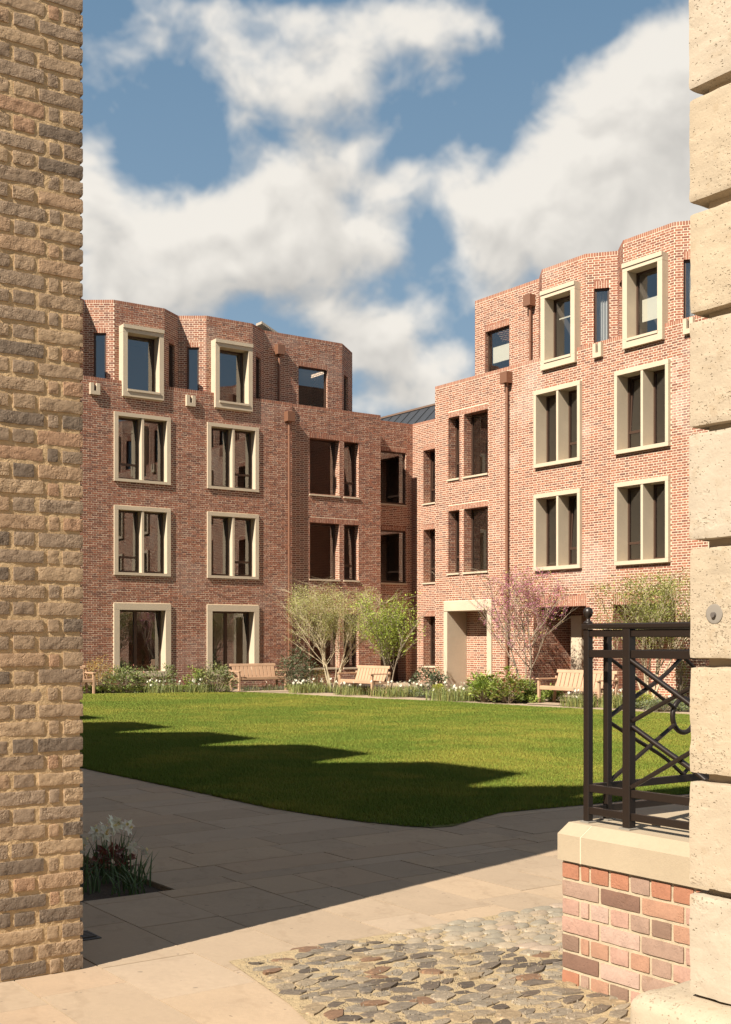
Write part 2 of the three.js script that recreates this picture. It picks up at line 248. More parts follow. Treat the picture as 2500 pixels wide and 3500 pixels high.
class Brickwork {
  constructor(parent, seed) { this.parent = parent; this.r = rng(seed); this.list = []; this.mortar = new MB(); }
  frame(p0, p1) { const dx = p1[0] - p0[0], dz = p1[1] - p0[1], len = Math.hypot(dx, dz), e = [dx / len, dz / len]; return { o: [p0[0], 0, p0[1]], e, n: [-e[1], e[0]], len, turn: Math.atan2(-e[1], e[0]) }; }
  // holes: [u0, u1, y0, y1]; soldiers: upright bricks [u0, u1, y0, y1] (also cut out of the bond)
  wall(p0, p1, y0, y1, { holes = [], soldiers = [], cope = true, off = 0, shown = true, pale = 0 } = {}) {
    const fr = this.frame(p0, p1), L = fr.len, R = this.r, cut = [...holes, ...soldiers], top = cope ? y1 - 0.105 : y1;
    const put = (u, w, y, h, kind, sold) => {
      const P = [fr.o[0] + fr.e[0] * (u + w / 2), y + h / 2, fr.o[2] + fr.e[1] * (u + w / 2)];
      const q = R(), k = Math.min(5, Math.floor(q * 6)), j = .86 + .28 * R();
      let c = BRICKS[k].map((v) => v * j);
      const ef = smooth(.12, .5, fbm(P[0] * .55 + P[2] * .4, P[1] * .8, P[2] * .55 + 9, 3)) * (.35 + .4 * R()) * (.55 + pale);
      if (ef > .05) c = mix3(c, [.44, .34, .29], ef * .7);
      if (sold) c = mix3(c, [.30, .125, .075], .5);
      this.list.push({ u, w, y, h, fr, P, k, c, kind, d: R() * .004 - .002, pale: ef > .25, shown });
    };
    const NC = Math.max(1, Math.round((top - y0) / COURSE)), CH = (top - y0) / NC, BH = CH - JOINT;
    for (let j = 0, y = y0; j < NC; j++, y = y0 + j * CH) {
      const yc = y + BH / 2; let gaps = [[0, L]];
      for (const [a, b, c, d] of cut) if (yc > c && yc < d) gaps = gaps.flatMap(([s, t]) => (b <= s || a >= t ? [[s, t]] : [[s, Math.max(s, a)], [Math.min(t, b), t]].filter(([m, n]) => n - m > .012)));
      let u = ((off + (j % 2 ? MODULE / 2 : 0)) % MODULE) - MODULE, hd = false;
      while (u < L) {
        const w = hd ? HEAD : STR;
        for (const [s, t] of gaps) { const a = Math.max(u, s), b = Math.min(u + w, t); if (b - a > .014) put(a, b - a, y, BH, b - a > w - .002 ? (hd ? 'h' : 's') : 'c'); }
        u += w + JOINT; hd = !hd;
      }
    }
    const uprights = (a, b, c, d) => { const n = Math.max(1, Math.round((b - a) / .0735)), w = (b - a) / n; for (let i = 0; i < n; i++) { if (d - c > .14) { const cutY = c + (d - c) * (i % 2 ? .62 : .36); if (i % 3 === 1) { put(a + i * w, w - .013, c, d - c, 'c', true); } else { put(a + i * w, w - .013, c, cutY - c - .005, 'c', true); put(a + i * w, w - .013, cutY + .005, d - cutY - .005, 'c', true); } } else put(a + i * w, w - .013, c, d - c, 'c', true); } };
    for (const s of soldiers) uprights(...s);
    if (cope) { let g = [[0, L]]; for (const [a, b, , d] of holes) if (d >= y1 - .02) g = g.flatMap(([s, t]) => (b <= s || a >= t ? [[s, t]] : [[s, a], [b, t]].filter(([m, n]) => n - m > .05))); for (const [a, b] of g) uprights(a, b, top + .002, y1); }
    // mortar behind the bricks, with the openings left out
    const us = [...new Set([0, L, ...holes.flatMap((h) => [clamp(h[0], 0, L), clamp(h[1], 0, L)])])].sort((m, n) => m - n), ys = [...new Set([y0, y1, ...holes.flatMap((h) => [clamp(h[2], y0, y1), clamp(h[3], y0, y1)])])].sort((m, n) => m - n);
    const Q = (u, y, d) => [fr.o[0] + fr.e[0] * u + fr.n[0] * d, y, fr.o[2] + fr.e[1] * u + fr.n[1] * d];
    for (let i = 0; i < us.length - 1; i++) for (let k = 0; k < ys.length - 1; k++) {
      const mu = (us[i] + us[i + 1]) / 2, my = (ys[k] + ys[k + 1]) / 2;
      if (!holes.some((h) => mu > h[0] && mu < h[1] && my > h[2] && my < h[3])) this.mortar.face(Q(us[i], ys[k], -.0035), Q(us[i + 1], ys[k], -.0035), Q(us[i + 1], ys[k + 1], -.0035), Q(us[i], ys[k + 1], -.0035));
    }
    return fr;
  }
  finish(own) {                                             // own: how many bricks become meshes of their own
    const rank = this.list.filter((b) => b.shown && b.kind !== 'c').map((b) => {
      const al = b.P[0] + this.base[0], be = b.P[2] + this.base[1], [x, y, D] = pixelOf(al, b.P[1], be); return { b, a: x > 300 && x < 2340 && y > 0 && y < 2330 && D > 0 ? b.w * b.h / D / D : 0 };
    }).sort((m, n) => n.a - m.a).slice(0, own);
    const picked = new Set(rank.filter((q) => q.a > 0).map((q) => q.b)), mb = new MB();
    for (const b of this.list) {
      if (picked.has(b)) { const m = part('brick', b.kind === 's' ? strGeo : headGeo, b.pale ? M.paleBrick : brickMats[b.k], this.parent, [b.P[0] - b.fr.n[0] * (.03 - b.d), b.P[1], b.P[2] - b.fr.n[1] * (.03 - b.d)]); m.rotation.y = b.fr.turn; }
      else mb.box(b.u, b.u + b.w, b.y, b.y + b.h, -.012, b.d, b.c, b.fr, 'k');
    }
    const s = mb.build('brickwork', M.brick, this.parent); s.userData.kind = 'stuff';
    this.mortar.build('mortar', M.mortar, this.parent);
  }
}
M.paleBrick = std([.37, .235, .185], .92);

// ------------------------------------------------------------------ windows (built in the wall's own frame: x along, y up, z outwards)
const R_w = rng(501);
function casement(w, x0, x1, y0, y1, z, { transom = 0, tilt = 0, curtain, blind, fixed } = {}) {
  const f = .055, mb = new MB();
  mb.box(x0, x0 + f, y0, y1, z - .04, z + .03); mb.box(x1 - f, x1, y0, y1, z - .04, z + .03); mb.box(x0 + f, x1 - f, y1 - f, y1, z - .04, z + .03); mb.box(x0 + f, x1 - f, y0, y0 + f * 1.3, z - .04, z + .03);
  if (transom) mb.box(x0 + f, x1 - f, transom - .035, transom + .035, z - .04, z + .026);
  mb.build('frame', M.bronze, w);
  const pane = (a, b, lean) => { const h = b - a, g = new THREE.PlaneGeometry(x1 - x0 - 2 * f, h); const m = part('pane', g, M.glass, w, [(x0 + x1) / 2, a, z - .005]); m.geometry.translate(0, h / 2, 0); m.rotation.x = lean; m.rotation.y = (R_w() - .5) * .006; return m; };
  const cut = transom ? transom + .035 : y0 + f * 1.3;
  if (transom) pane(y0 + f * 1.3, transom - .035, (R_w() - .5) * .004);
  pane(cut, y1 - f, tilt ? -tilt : (R_w() - .5) * .004);
  if (tilt) { const h = y1 - f - cut, g = merged([[x0 + f + .02, 0], [x1 - f - .02, 0]].map(([x]) => new THREE.BoxGeometry(.04, h, .035).translate(x - (x0 + x1) / 2, h / 2, 0)).concat([new THREE.BoxGeometry(x1 - x0 - 2 * f, .04, .035).translate(0, h - .02, 0)])); const m = part('open_sash', g, M.bronze, w, [(x0 + x1) / 2, cut, z - .008]); m.rotation.x = -tilt; }
  if (curtain) { const [a, b] = curtain, n = 26, mbc = new MB(); let px, pz; for (let i = 0; i <= n; i++) { const x = mix(a, b, i / n), zz = z - .2 + .028 * Math.sin(i * 1.25) + .01 * Math.sin(i * 2.9); if (i) mbc.face([px, y0 + .05, pz], [x, y0 + .05, zz], [x, y1 - .02, zz], [px, y1 - .02, pz], [1, 1, 1]); px = x; pz = zz; } mbc.build('curtain', M.curtain, w); }
  if (blind) { const [a, b] = blind; const mbb = new MB(); mbb.box(x0 + .06, x1 - .06, a, b, z - .14, z - .135); mbb.build('blind', M.blind, w); }
}
// a stone surround round one opening; u along the wall, z = 0 on the wall face
function stoneWindow(parent, fr, u0, u1, y0, y1, o) {
  const w = group('window', parent, [fr.o[0], 0, fr.o[2]], fr.turn), { side = .135, head = .13, foot = .13, proud = .06, depth = .42, cap = 0, lip = 0 } = o, b = -depth - .06, q = .0015;
  const a0 = u0 + side, a1 = u1 - side, c0 = y0 + foot, c1 = y1 - head;
  const mb = new MB();
  const taper = .0;
  mb.box(u0, a0 - taper, c0 + q, c1 - q, b, proud); mb.box(a1 + taper, u1, c0 + q, c1 - q, b, proud);
  mb.box(u0 - q, u1 + q, c1 + q, y1, b, proud + .001); mb.box(u0 - q, u1 + q, y0, c0 - q, b, proud + .001);
  if (cap) mb.box(u0 - .004, u1 + .004, y1 - .105, y1 + .012, proud + .002, proud + cap);
  if (lip) mb.box(a0 - .01, a1 + .012, c0 - .055, c0 + .015, -depth + .1, proud + lip);
  mb.build('surround', M.stone, w);
  if (o.mullion) { const m0 = o.mullion - .04, mm = new MB(); mm.box(m0, m0 + .08, c0, c1, b + .03, proud - .012); mm.build('mullion', M.stone, w);
    casement(w, a0, m0, c0, c1, -depth, { transom: o.open === 0 ? mix(c0, c1, .25) : 0, tilt: o.tilt === 0 ? .055 : 0, curtain: o.curtain?.[0], blind: o.blind?.[0] });
    casement(w, m0 + .08, a1, c0, c1, -depth, { transom: o.open === 1 ? mix(c0, c1, .25) : 0, tilt: o.tilt === 1 ? .055 : 0, curtain: o.curtain?.[1], blind: o.blind?.[1] });
  } else if (o.split) { casement(w, a0, o.split, c0, c1, -depth, {}); casement(w, o.split, a1, c0, c1, -depth, {}); } else casement(w, a0, a1, c0, c1, -depth, { curtain: o.curtain?.[0], blind: o.blind?.[0] });
  return w;
}
// a window in a plain brick opening with a stone sill
function brickWindow(bw, fr, u0, u1, y0, y1, o = {}) {
  const w = group('window', bw.parent, [fr.o[0], 0, fr.o[2]], fr.turn), depth = o.depth ?? .3, P = (u, d) => [fr.o[0] + fr.e[0] * u + fr.n[0] * d, fr.o[2] + fr.e[1] * u + fr.n[1] * d];
  bw.wall(P(u1, -depth - .05), P(u1, 0), y0, y1, { cope: false, off: HEAD, shown: false });         // the two reveals
  bw.wall(P(u0, 0), P(u0, -depth - .05), y0, y1, { cope: false, off: HEAD, shown: false });
  const s = new MB(); s.face([u0, y1, 0], [u0, y1, -depth - .05], [u1, y1, -depth - .05], [u1, y1, 0]); s.build('soffit', M.brownBrick, w);
  if (o.sill !== false) { const mb = new MB(); mb.box(u0 - .03, u1 + .015, y0 - .055, y0, -depth, .045); mb.build('sill', M.stone, w); }
  if (!o.empty) casement(w, u0, u1, y0, y1, -depth, o);
  return w;
}
M.brownBrick = std([.24, .10, .062], .95);
const lintel = (u0, u1, y) => [u0, u1, y, y + .172];

// ------------------------------------------------------------------ shared fittings of the two wings
function downpipe(parent, fr, u, yTop, yBot, hopW = .3) {
  const g = group('downpipe', parent, [fr.o[0], 0, fr.o[2]], fr.turn);
  part('hopper', softBox(hopW, .34, .24, .006), M.pipe, g, [u, yTop - .17, .125]);
  part('hopper_outlet', new THREE.CylinderGeometry(.075, .05, .07, 12), M.pipe, g, [u, yTop - .37, .11]);
  part('pipe', new THREE.CylinderGeometry(.045, .045, yTop - .34 - yBot, 14), M.pipe, g, [u, (yTop - .34 + yBot) / 2, .09]);
  for (let y = yBot + 1.1; y < yTop - .6; y += 1.9) part('pipe_collar', new THREE.CylinderGeometry(.054, .054, .06, 14), M.pipe, g, [u, y, .09]);
}
function spout(parent, fr, u, y0, y1) {
  const g = group('rain_spout', parent, [fr.o[0], 0, fr.o[2]], fr.turn), mb = new MB(), w = .32, h = y1 - y0;
  mb.box(u - w / 2, u - .045, y0 + h * .32, y1, -.05, .10); mb.box(u + .045, u + w / 2, y0 + h * .32, y1, -.05, .10); mb.box(u - w / 2, u + w / 2, y0, y0 + h * .32, -.05, .10);
  mb.build('spout_block', M.stone, g);
  const l = new MB(); l.box(u - .04, u + .04, y0 + h * .34, y1 - .05, -.05, .035); l.build('spout_liner', M.bronze, g);
}
function slabs(parent, rects, levels) { const mb = new MB(); for (const [a0, a1, b0, b1] of rects) for (const [y0, y1] of levels) mb.box(a0, a1, y0, y1, b0, b1, [1, 1, 1]); mb.build('floor_slabs', M.room, parent); }
const LEVELS = [[-.05, .02], [2.9, 3.4], [5.95, 6.38], [8.95, 9.35]];

// ------------------------------------------------------------------ north wing (faces the lawn squarely, catches the sun at a graze)
{
  const wing = thing('brick_wing', 'darker red brick wing behind the slatted bench, with six cream-framed windows in three rows', 'building');
  const bw = new Brickwork(wing, 41); bw.base = [0, 0];
  const B1 = .92, B2 = .82, A0 = -17.6, PT = 9.8, TT = 12.38;
  const cols = [-14.83, -11.555, -8.27], half = .975;
  const holes = []; for (const c of cols) { const u = c - A0; holes.push([u - half, u + half, 6.61, 8.80], [u - half, u + half, 3.65, 5.84], [u - half - .01, u + half + .01, .42, 2.76], [u - .705, u + .705, 9.31, 9.81]); }
  const f1 = bw.wall([A0, B1], [-5.95, B1], 0, PT, { holes, off: .1 });
  const r = rng(77);
  for (const [i, c] of cols.entries()) {
    const u = c - A0, st = { side: .135, head: .125, foot: .09, proud: .055, depth: .29, mullion: u };
    stoneWindow(wing, f1, u - half, u + half, 6.61, 8.80, { ...st, open: i % 2 ? 0 : 1, tilt: i === 0 ? 1 : undefined });
    stoneWindow(wing, f1, u - half, u + half, 3.65, 5.84, { ...st, open: i === 2 ? 1 : 0 });
    stoneWindow(wing, f1, u - half - .01, u + half + .01, .42, 2.76, { side: .19, head: .21, foot: .17, proud: .055, depth: .34, split: u - .1 });
  }
  bw.wall([-5.95, B1], [-5.95, B2], 0, PT, { shown: false });
  // right-hand part with brick openings
  const o2 = 5.95, wide = [-5.15 + o2, -3.9 + o2], narrow = [-3.7 + o2, -3.06 + o2], rows = [[6.72, 8.70], [3.74, 5.73], [.61, 2.52]];
  const h2 = [], s2 = []; for (const [a, b] of rows) { h2.push([...wide, a, b], [...narrow, a, b]); s2.push([wide[0], narrow[1], b, b + .175]); }
  const f2 = bw.wall([-5.95, B2], [-2.09, B2], 0, PT, { holes: h2, soldiers: s2, off: .05 });
  rows.forEach(([a, b], i) => { brickWindow(bw, f2, ...wide, a, b, { depth: .3 }); brickWindow(bw, f2, ...narrow, a, b, { depth: .3, transom: i < 2 ? mix(a, b, .27) : 0, tilt: i < 2 ? .03 : 0 }); });
  bw.wall([-2.09, B2], [-2.09, 0], 0, PT, { shown: false });
  const o3 = 2.09, w3 = [-1.78 + o3, -.32 + o3];
  const f3 = bw.wall([-2.09, 0], [0, 0], 0, PT, { holes: [[...w3, 6.70, 8.68], [...w3, 3.74, 5.72], [...w3, 0, 2.5]], soldiers: [[w3[0], w3[1] + .02, 8.68, 8.85], [w3[0], w3[1] + .02, 5.72, 5.89], [w3[0] - .05, w3[1] + .1, 2.5, 2.76]] });
  brickWindow(bw, f3, ...w3, 6.70, 8.68, { depth: .1 }); brickWindow(bw, f3, ...w3, 3.74, 5.72, { depth: .1 });
  { const w = brickWindow(bw, f3, ...w3, 0, 2.5, { depth: .5, empty: true, sill: false }); w.name = 'doorway'; const mb = new MB(); mb.box(w3[0] + .02, w3[1] - .02, .02, 2.48, -.55, -.5); mb.build('door_leaf', M.bronze, w); }
  // set-back top storey with faceted bays
  const top = [], P = (x, z) => top.push([x, z]); P(-18.1, .15);
  for (const c of [-14.83, -11.55, -8.27]) { if (c < -11.6) P(c - 1.64, .15); P(c - .88, .70); P(c + .88, .70); P(c + 1.64, .15); }
  P(-3.33, .15); P(-2.22, -.82); P(-2.22, -4.5);
  const nar = [.29, .69];
  for (let i = 0; i < top.length - 1; i++) {
    const a = top[i], b = top[i + 1], flat = Math.abs(a[1] - b[1]) < .01, bay = flat && a[1] > .5, len = Math.hypot(b[0] - a[0], b[1] - a[1]), holes = [], soldiers = [];
    const slant = !flat && len < 1.1, endFace = !flat && len > 1.2 && len < 2;
    if (bay) holes.push([len / 2 - .705, len / 2 + .705, 9.31, 11.57]);
    if (slant) { holes.push([...nar, 9.5, 11.33]); soldiers.push(lintel(...nar, 11.33)); }
    if (endFace) { holes.push([.25, .85, 9.5, 11.3]); soldiers.push(lintel(.25, .85, 11.3)); }
    const long = flat && a[0] > -7; if (long) { holes.push([-5.2 + 6.63, -3.97 + 6.63, 9.5, 11.33]); soldiers.push(lintel(-5.2 + 6.63, -3.97 + 6.63, 11.33)); }
    const fr = bw.wall(a, b, 9.45, TT, { holes, soldiers, off: i * .07 });
    if (bay) stoneWindow(wing, fr, len / 2 - .705, len / 2 + .705, 9.31, 11.57, { side: .155, head: .235, foot: .22, proud: .32, depth: .10, cap: .035, lip: .03 });
    if (slant) brickWindow(bw, fr, ...nar, 9.5, 11.33, { depth: .09, sill: false });
    if (endFace) brickWindow(bw, fr, .25, .85, 9.5, 11.3, { depth: .12, sill: false });
    if (long) { brickWindow(bw, fr, -5.2 + 6.63, -3.97 + 6.63, 9.5, 11.33, { depth: .12, sill: false }); downpipe(wing, fr, -6.05 + 6.63, 11.92, 9.5); }
  }
  downpipe(wing, f1, -6.12 - A0, 9.46, 0);
  for (const al of [-13.18, -9.87]) spout(wing, f1, al - A0, 9.24, 9.6);
  // parapet backs, terrace and roofs
  { const back = (...q) => new MB().box(...q).build('parapet_back', M.brownBrick, wing); { let x = A0; for (const c of cols) { back(x, c - .71, 9.2, 9.795, B1 - .22, B1 - .02); x = c + .71; } back(x, -5.95, 9.2, 9.795, B1 - .22, B1 - .02); } back(-5.95, -2.09, 9.2, 9.795, B2 - .22, B2 - .02); back(-2.09, .2, 9.2, 9.795, -.22, -.02);
    const t = new MB(); t.box(A0, -2.3, 9.36, 9.44, -6, B2 - .24); t.box(-2.3, .25, 9.36, 9.44, -6, -.24); t.build('terrace', M.roof, wing);
    const roof = new MB(); roof.face([-18, 12.28, -.35], [-4.2, 12.28, -1.2], [-4.2, 13.2, -4.6], [-18, 13.35, -4.6]); roof.face([-18, 13.35, -4.6], [-4.2, 13.2, -4.6], [-4.2, 12.2, -8], [-18, 12.2, -8]); roof.face([-18, 12.2, -8], [-4.2, 12.2, -8], [-4.2, 12.28, -1.2], [-18, 12.28, -.35]); roof.build('roof', M.roof, wing);
    const wl = new MB(); for (const c of [-16.47, -13.19, -9.91]) { wl.box(c + .8, c + 2.5, 12.05, 12.34, -.3, .66); } wl.box(-6.6, -3.4, 12.05, 12.25, -1.2, .1); wl.build('roof_edge', M.roof, wing);
    const rc = new MB(); for (let i = 0; i < 22; i++) { const t0 = i / 22; rc.box(mix(-6.42, -5.0, t0), mix(-6.42, -5.0, t0) + .05, mix(12.74, 12.1, t0), mix(12.83, 12.19, t0), -.75, -.35); } rc.build('ribbed_coping', M.plaster, wing);
    const rr = new MB(); rr.box(-8, -6.4, 12.55, 12.63, -.9, -.7); rr.build('ridge_cap', M.brown, wing);
  }
  slabs(wing, [[A0, -2.25, -6, B2 - .08], [-2.25, 4, -6, -.08]], LEVELS);
  { const mb = new MB(); mb.box(A0, -2.6, 0, 12.1, -6.2, -6); mb.box(-2.6, 4, 0, 9.3, -6.2, -6); mb.box(A0 - .2, A0, 0, 12.1, -6.2, B1 - .02); mb.box(A0, 4, 0, 9.3, -3.6, -3.5); for (const al of [-13.2, -9.9, -6.3, -2.6]) mb.box(al, al + .12, .02, 9.3, -3.5, .2); mb.box(-18, -2.6, 9.45, 12.0, -3.2, -3.1); mb.build('inner_walls', M.room, wing);
    const cl = new MB(); cl.box(-18, -3.4, 12.06, 12.18, -6, -.1); cl.box(-3.4, -2.4, 12.0, 12.1, -6, -.9); cl.build('ceiling', M.plaster, wing); }
  bw.finish(300); shade(wing);
}

// ------------------------------------------------------------------ east wing (in full sun)
{
  const wing = thing('brick_wing', 'sunlit paler red brick wing with the cream stone portal and an arcade behind the bench', 'building');
  const bw = new Brickwork(wing, 43); bw.base = [0, 0];
  const A1 = -3.55, AT = -2.88, AB = -3.42, E0 = 5.86, E1 = 24, PT = 9.81, TT = 12.42;
  // deep corner
  const w0 = [.67, 1.95];
  const f0 = bw.wall([0, 0], [0, E0], 0, PT, { holes: [[...w0, 6.71, 8.71], [...w0, 3.74, 5.73], [...w0, .62, 2.48]], soldiers: [[...w0, 8.71, 8.88], [...w0, 5.73, 5.90], [...w0, 2.48, 2.65]] });
  for (const [a, b, t] of [[6.71, 8.71, .04], [3.74, 5.73, 0], [.62, 2.48, 0]]) brickWindow(bw, f0, ...w0, a, b, { depth: .36, transom: a > 3 ? mix(a, b, .27) : 0, tilt: t });
  bw.wall([0, E0], [A1, E0], 0, PT, { shown: false });
  // main face
  const U = (be) => be - E0, cols = [11.535, 14.705, 17.86, 21.02], half = .94, holes = [], soldiers = [], nar = [U(6.54), U(7.09)], wid = [U(7.32), U(8.46)], rows = [[6.72, 8.69], [3.72, 5.71]];
  for (const [a, b] of rows) { holes.push([...nar, a, b], [...wid, a, b]); soldiers.push([nar[0], wid[1], b, b + .165]); }
  const bays = cols.map((c) => c + .055), arcs = [[10.50, 12.62], [13.64, 15.80], [16.79, 18.95], [19.94, 22.1]];
  for (const [i, c] of cols.entries()) { holes.push([U(c) - half, U(c) + half, 6.61, 8.85], [U(c) - half, U(c) + half, 3.61, 5.84], [U(bays[i]) - .69, U(bays[i]) + .69, 9.4, 9.82]); holes.push([U(arcs[i][0]), U(arcs[i][1]), 0, 2.55]); soldiers.push([U(arcs[i][0]) - .02, U(arcs[i][1]) + .03, 2.55, 2.85]); }
  const por = [U(6.36), U(8.67)]; holes.push([...por, 0, 2.84]);
  const f1 = bw.wall([A1, E0], [A1, E1], 0, PT, { holes, soldiers, off: .03, pale: .35 });
  rows.forEach(([a, b], i) => { brickWindow(bw, f1, ...nar, a, b, { depth: .33, transom: mix(a, b, .27), tilt: i ? 0 : .035 }); brickWindow(bw, f1, ...wid, a, b, { depth: .33 }); });
  for (const [i, c] of cols.entries()) {
    const st = { side: .105, head: .125, foot: .105, proud: .10, depth: .355, mullion: U(c) + .035 };
    stoneWindow(wing, f1, U(c) - half, U(c) + half, 6.61, 8.85, { ...st, open: i % 2 ? 0 : 1, tilt: i === 1 ? 0 : undefined });
    stoneWindow(wing, f1, U(c) - half, U(c) + half, 3.61, 5.84, { ...st, open: i % 2 ? 0 : 1, tilt: i === 0 ? 1 : undefined });
  }
  // arcade recesses
  for (const [i, [b0, b1]] of arcs.entries()) {
    const dp = 1.5; bw.wall([A1 + dp, b0], [A1 + dp, b1], 0, 2.6, { cope: false, shown: false }); bw.wall([A1 + dp, b1], [A1, b1], 0, 2.6, { cope: false, shown: false }); bw.wall([A1, b0], [A1 + dp, b0], 0, 2.6, { cope: false, shown: false });
    const g = group('arcade_recess', wing, [f1.o[0], 0, f1.o[2]], f1.turn), s = new MB(); s.face([U(b0), 2.56, .0], [U(b0), 2.56, -dp], [U(b1), 2.56, -dp], [U(b1), 2.56, 0]); s.build('soffit', M.brownBrick, g);
    if (i === 0) { const d = new MB(); d.box(U(11.12), U(11.55), .02, 2.3, -1.05, -.9); d.build('stone_pier', M.stone, g); }
  }
  // stone portal
  { const g = group('portal', wing, [f1.o[0], 0, f1.o[2]], f1.turn), mb = new MB(), [a, b] = por, i0 = U(6.54), i1 = U(8.47), d = .78, q = .0015;
    mb.box(a, i0, 0, 2.50 - q, -d, .05); mb.box(i1, b, 0, 2.50 - q, -d, .05); mb.build('jambs', M.stone, g);
    const hd = part('head', softBox(b - a + .006, .34, d + .06, .02), M.stone, g, [(a + b) / 2, 2.67, -d / 2 + .03]);
    bw.wall([A1 + d - .02, 6.54], [A1 + d - .02, 8.47], 0, 2.52, { cope: false, shown: false }); }
  // top storey
  const top = [[4, 7.06], [AT, 7.06]]; for (const c of bays) top.push([AT, c - 1.58], [AB, c - .88], [AB, c + .88]); top.push([AT, bays[3] + 1.58], [AT, 25]);
  const ns = [.24, .66];
  for (let i = 0; i < top.length - 1; i++) {
    const a = top[i], b = top[i + 1], len = Math.hypot(b[0] - a[0], b[1] - a[1]), along = Math.abs(a[0] - b[0]) < .01, bay = along && a[0] < AB + .01, slant = !along && len < 1.3, flat = along && !bay && i === 1, hs = [], so = [];
    if (bay) hs.push([len / 2 - .69, len / 2 + .69, 9.4, 11.67]);
    if (slant) { hs.push([...ns, 9.5, 11.42]); so.push([...ns, 11.42, 11.63]); }
    if (flat) { hs.push([.5, 1.63, 9.5, 11.32]); so.push([.5, 1.63, 11.32, 11.52]); }
    const fr = bw.wall(a, b, 9.45, TT, { holes: hs, soldiers: so, off: i * .05, pale: .2 });
    if (bay) { const k = bays.findIndex((c) => Math.abs(c - (a[1] + b[1]) / 2) < .2); stoneWindow(wing, fr, len / 2 - .69, len / 2 + .69, 9.4, 11.67, { side: .165, head: .215, foot: .24, proud: .235, depth: .16, cap: .03, lip: .025, curtain: k === 0 ? [[len / 2 + .05, len / 2 + .5]] : undefined, blind: [[10.45, 11.5], [10.2, 11.5]][k] ? [k === 0 ? [10.9, 10.95] : [10.15, 10.75]] : undefined }); }
    if (slant) brickWindow(bw, fr, ...ns, 9.5, 11.42, { depth: .1, sill: false, curtain: [ns[0] + .04, ns[1] - .04] });
    if (flat) { brickWindow(bw, fr, .5, 1.63, 9.5, 11.32, { depth: .14, sill: false, blind: [10.35, 10.85] }); downpipe(wing, fr, 9.72 - 7.06, 11.97, 9.5); }
  }
  downpipe(wing, f1, U(9.43), 9.62, 0);
  for (const be of [13.12, 16.28]) spout(wing, f1, U(be), 9.37, 9.76);
  { const back = (...q) => new MB().box(...q).build('parapet_back', M.brownBrick, wing); { let z = E0; for (const c of bays) { back(A1 + .02, A1 + .22, 9.2, 9.8, z, c - .7); z = c + .7; } back(A1 + .02, A1 + .22, 9.2, 9.8, z, E1); } back(.02, .22, 9.2, 9.8, -.1, E0);
    const t = new MB(); t.box(A1 + .24, 4, 9.36, 9.44, E0 + .05, E1); t.box(.25, 4, 9.36, 9.44, .05, E0 - .05); t.build('terrace', M.roof, wing);
    const rf = new MB(); rf.box(AT + .3, 4, 12.1, 12.2, 7.3, E1); rf.build('roof', M.roof, wing); }
  // low metal roof over the corner, with standing seams
  { const g = group('corner_roof', wing), e0 = .35, e1 = 1.55, y0 = 9.62, y1 = 10.80, z0 = -5.5, z1 = 7.0, mb = new MB();
    mb.face([e0, y0, z0], [e0, y0, z1], [e1, y1, z1], [e1, y1, z0]); mb.face([e1, y1, z0], [e1, y1, z1], [4, 9.6, z1], [4, 9.6, z0]); mb.build('roof_sheet', M.roof, g);
    const L = Math.hypot(e1 - e0, y1 - y0); for (let z = z0 + .3; z < z1; z += .62) { const m = part('standing_seam', new THREE.BoxGeometry(L, .03, .018), M.roofSeam, g, [(e0 + e1) / 2 - .006, (y0 + y1) / 2 + .012, z]); m.rotation.z = Math.atan2(y1 - y0, e1 - e0); }
    part('ridge', new THREE.BoxGeometry(.12, .07, z1 - z0), M.brown, g, [e1, y1 + .02, (z0 + z1) / 2]); }
  slabs(wing, [[A1 + .08, 4, E0 + .1, E1]], [[5.95, 6.38], [8.95, 9.35]]); slabs(wing, [[.08, 4, .1, E0]], LEVELS); slabs(wing, [[A1 + 1.6, 4, E0 + .1, E1], [A1 + .08, A1 + 1.6, E0 + .1, 6.3], [A1 + .08, A1 + 1.6, 8.7, 10.4], [A1 + .08, A1 + 1.6, 12.7, 13.55], [A1 + .08, A1 + 1.6, 15.85, 16.7]], [[2.9, 3.4]]);
  { const s = new MB(); s.box(A1 + .05, A1 + 1.6, 2.9, 3.3, E0 + .1, E1); s.build('first_floor', M.room, wing); }
  { const mb = new MB(); mb.box(4, 4.2, 0, 9.3, -6, 7.2); mb.box(4, 4.2, 0, 12.1, 7.2, E1); mb.box(A1, 4, 0, 12.1, E1, E1 + .2); mb.box(A1 + 4.2, A1 + 4.3, 3.4, 9.3, E0 + .1, E1); for (const be of [9.9, 13.1, 16.25, 19.4]) mb.box(A1 + .2, A1 + 4.2, 3.4, 9.3, be, be + .12); mb.box(AT + 4, AT + 4.1, 9.4, 12.1, 7.3, E1); for (const be of [10, 13.2, 16.3, 19.4]) mb.box(AT + .1, AT + 4, 9.44, 12.1, be, be + .1); mb.build('inner_walls', M.room, wing); }
  bw.finish(300); shade(wing);
}

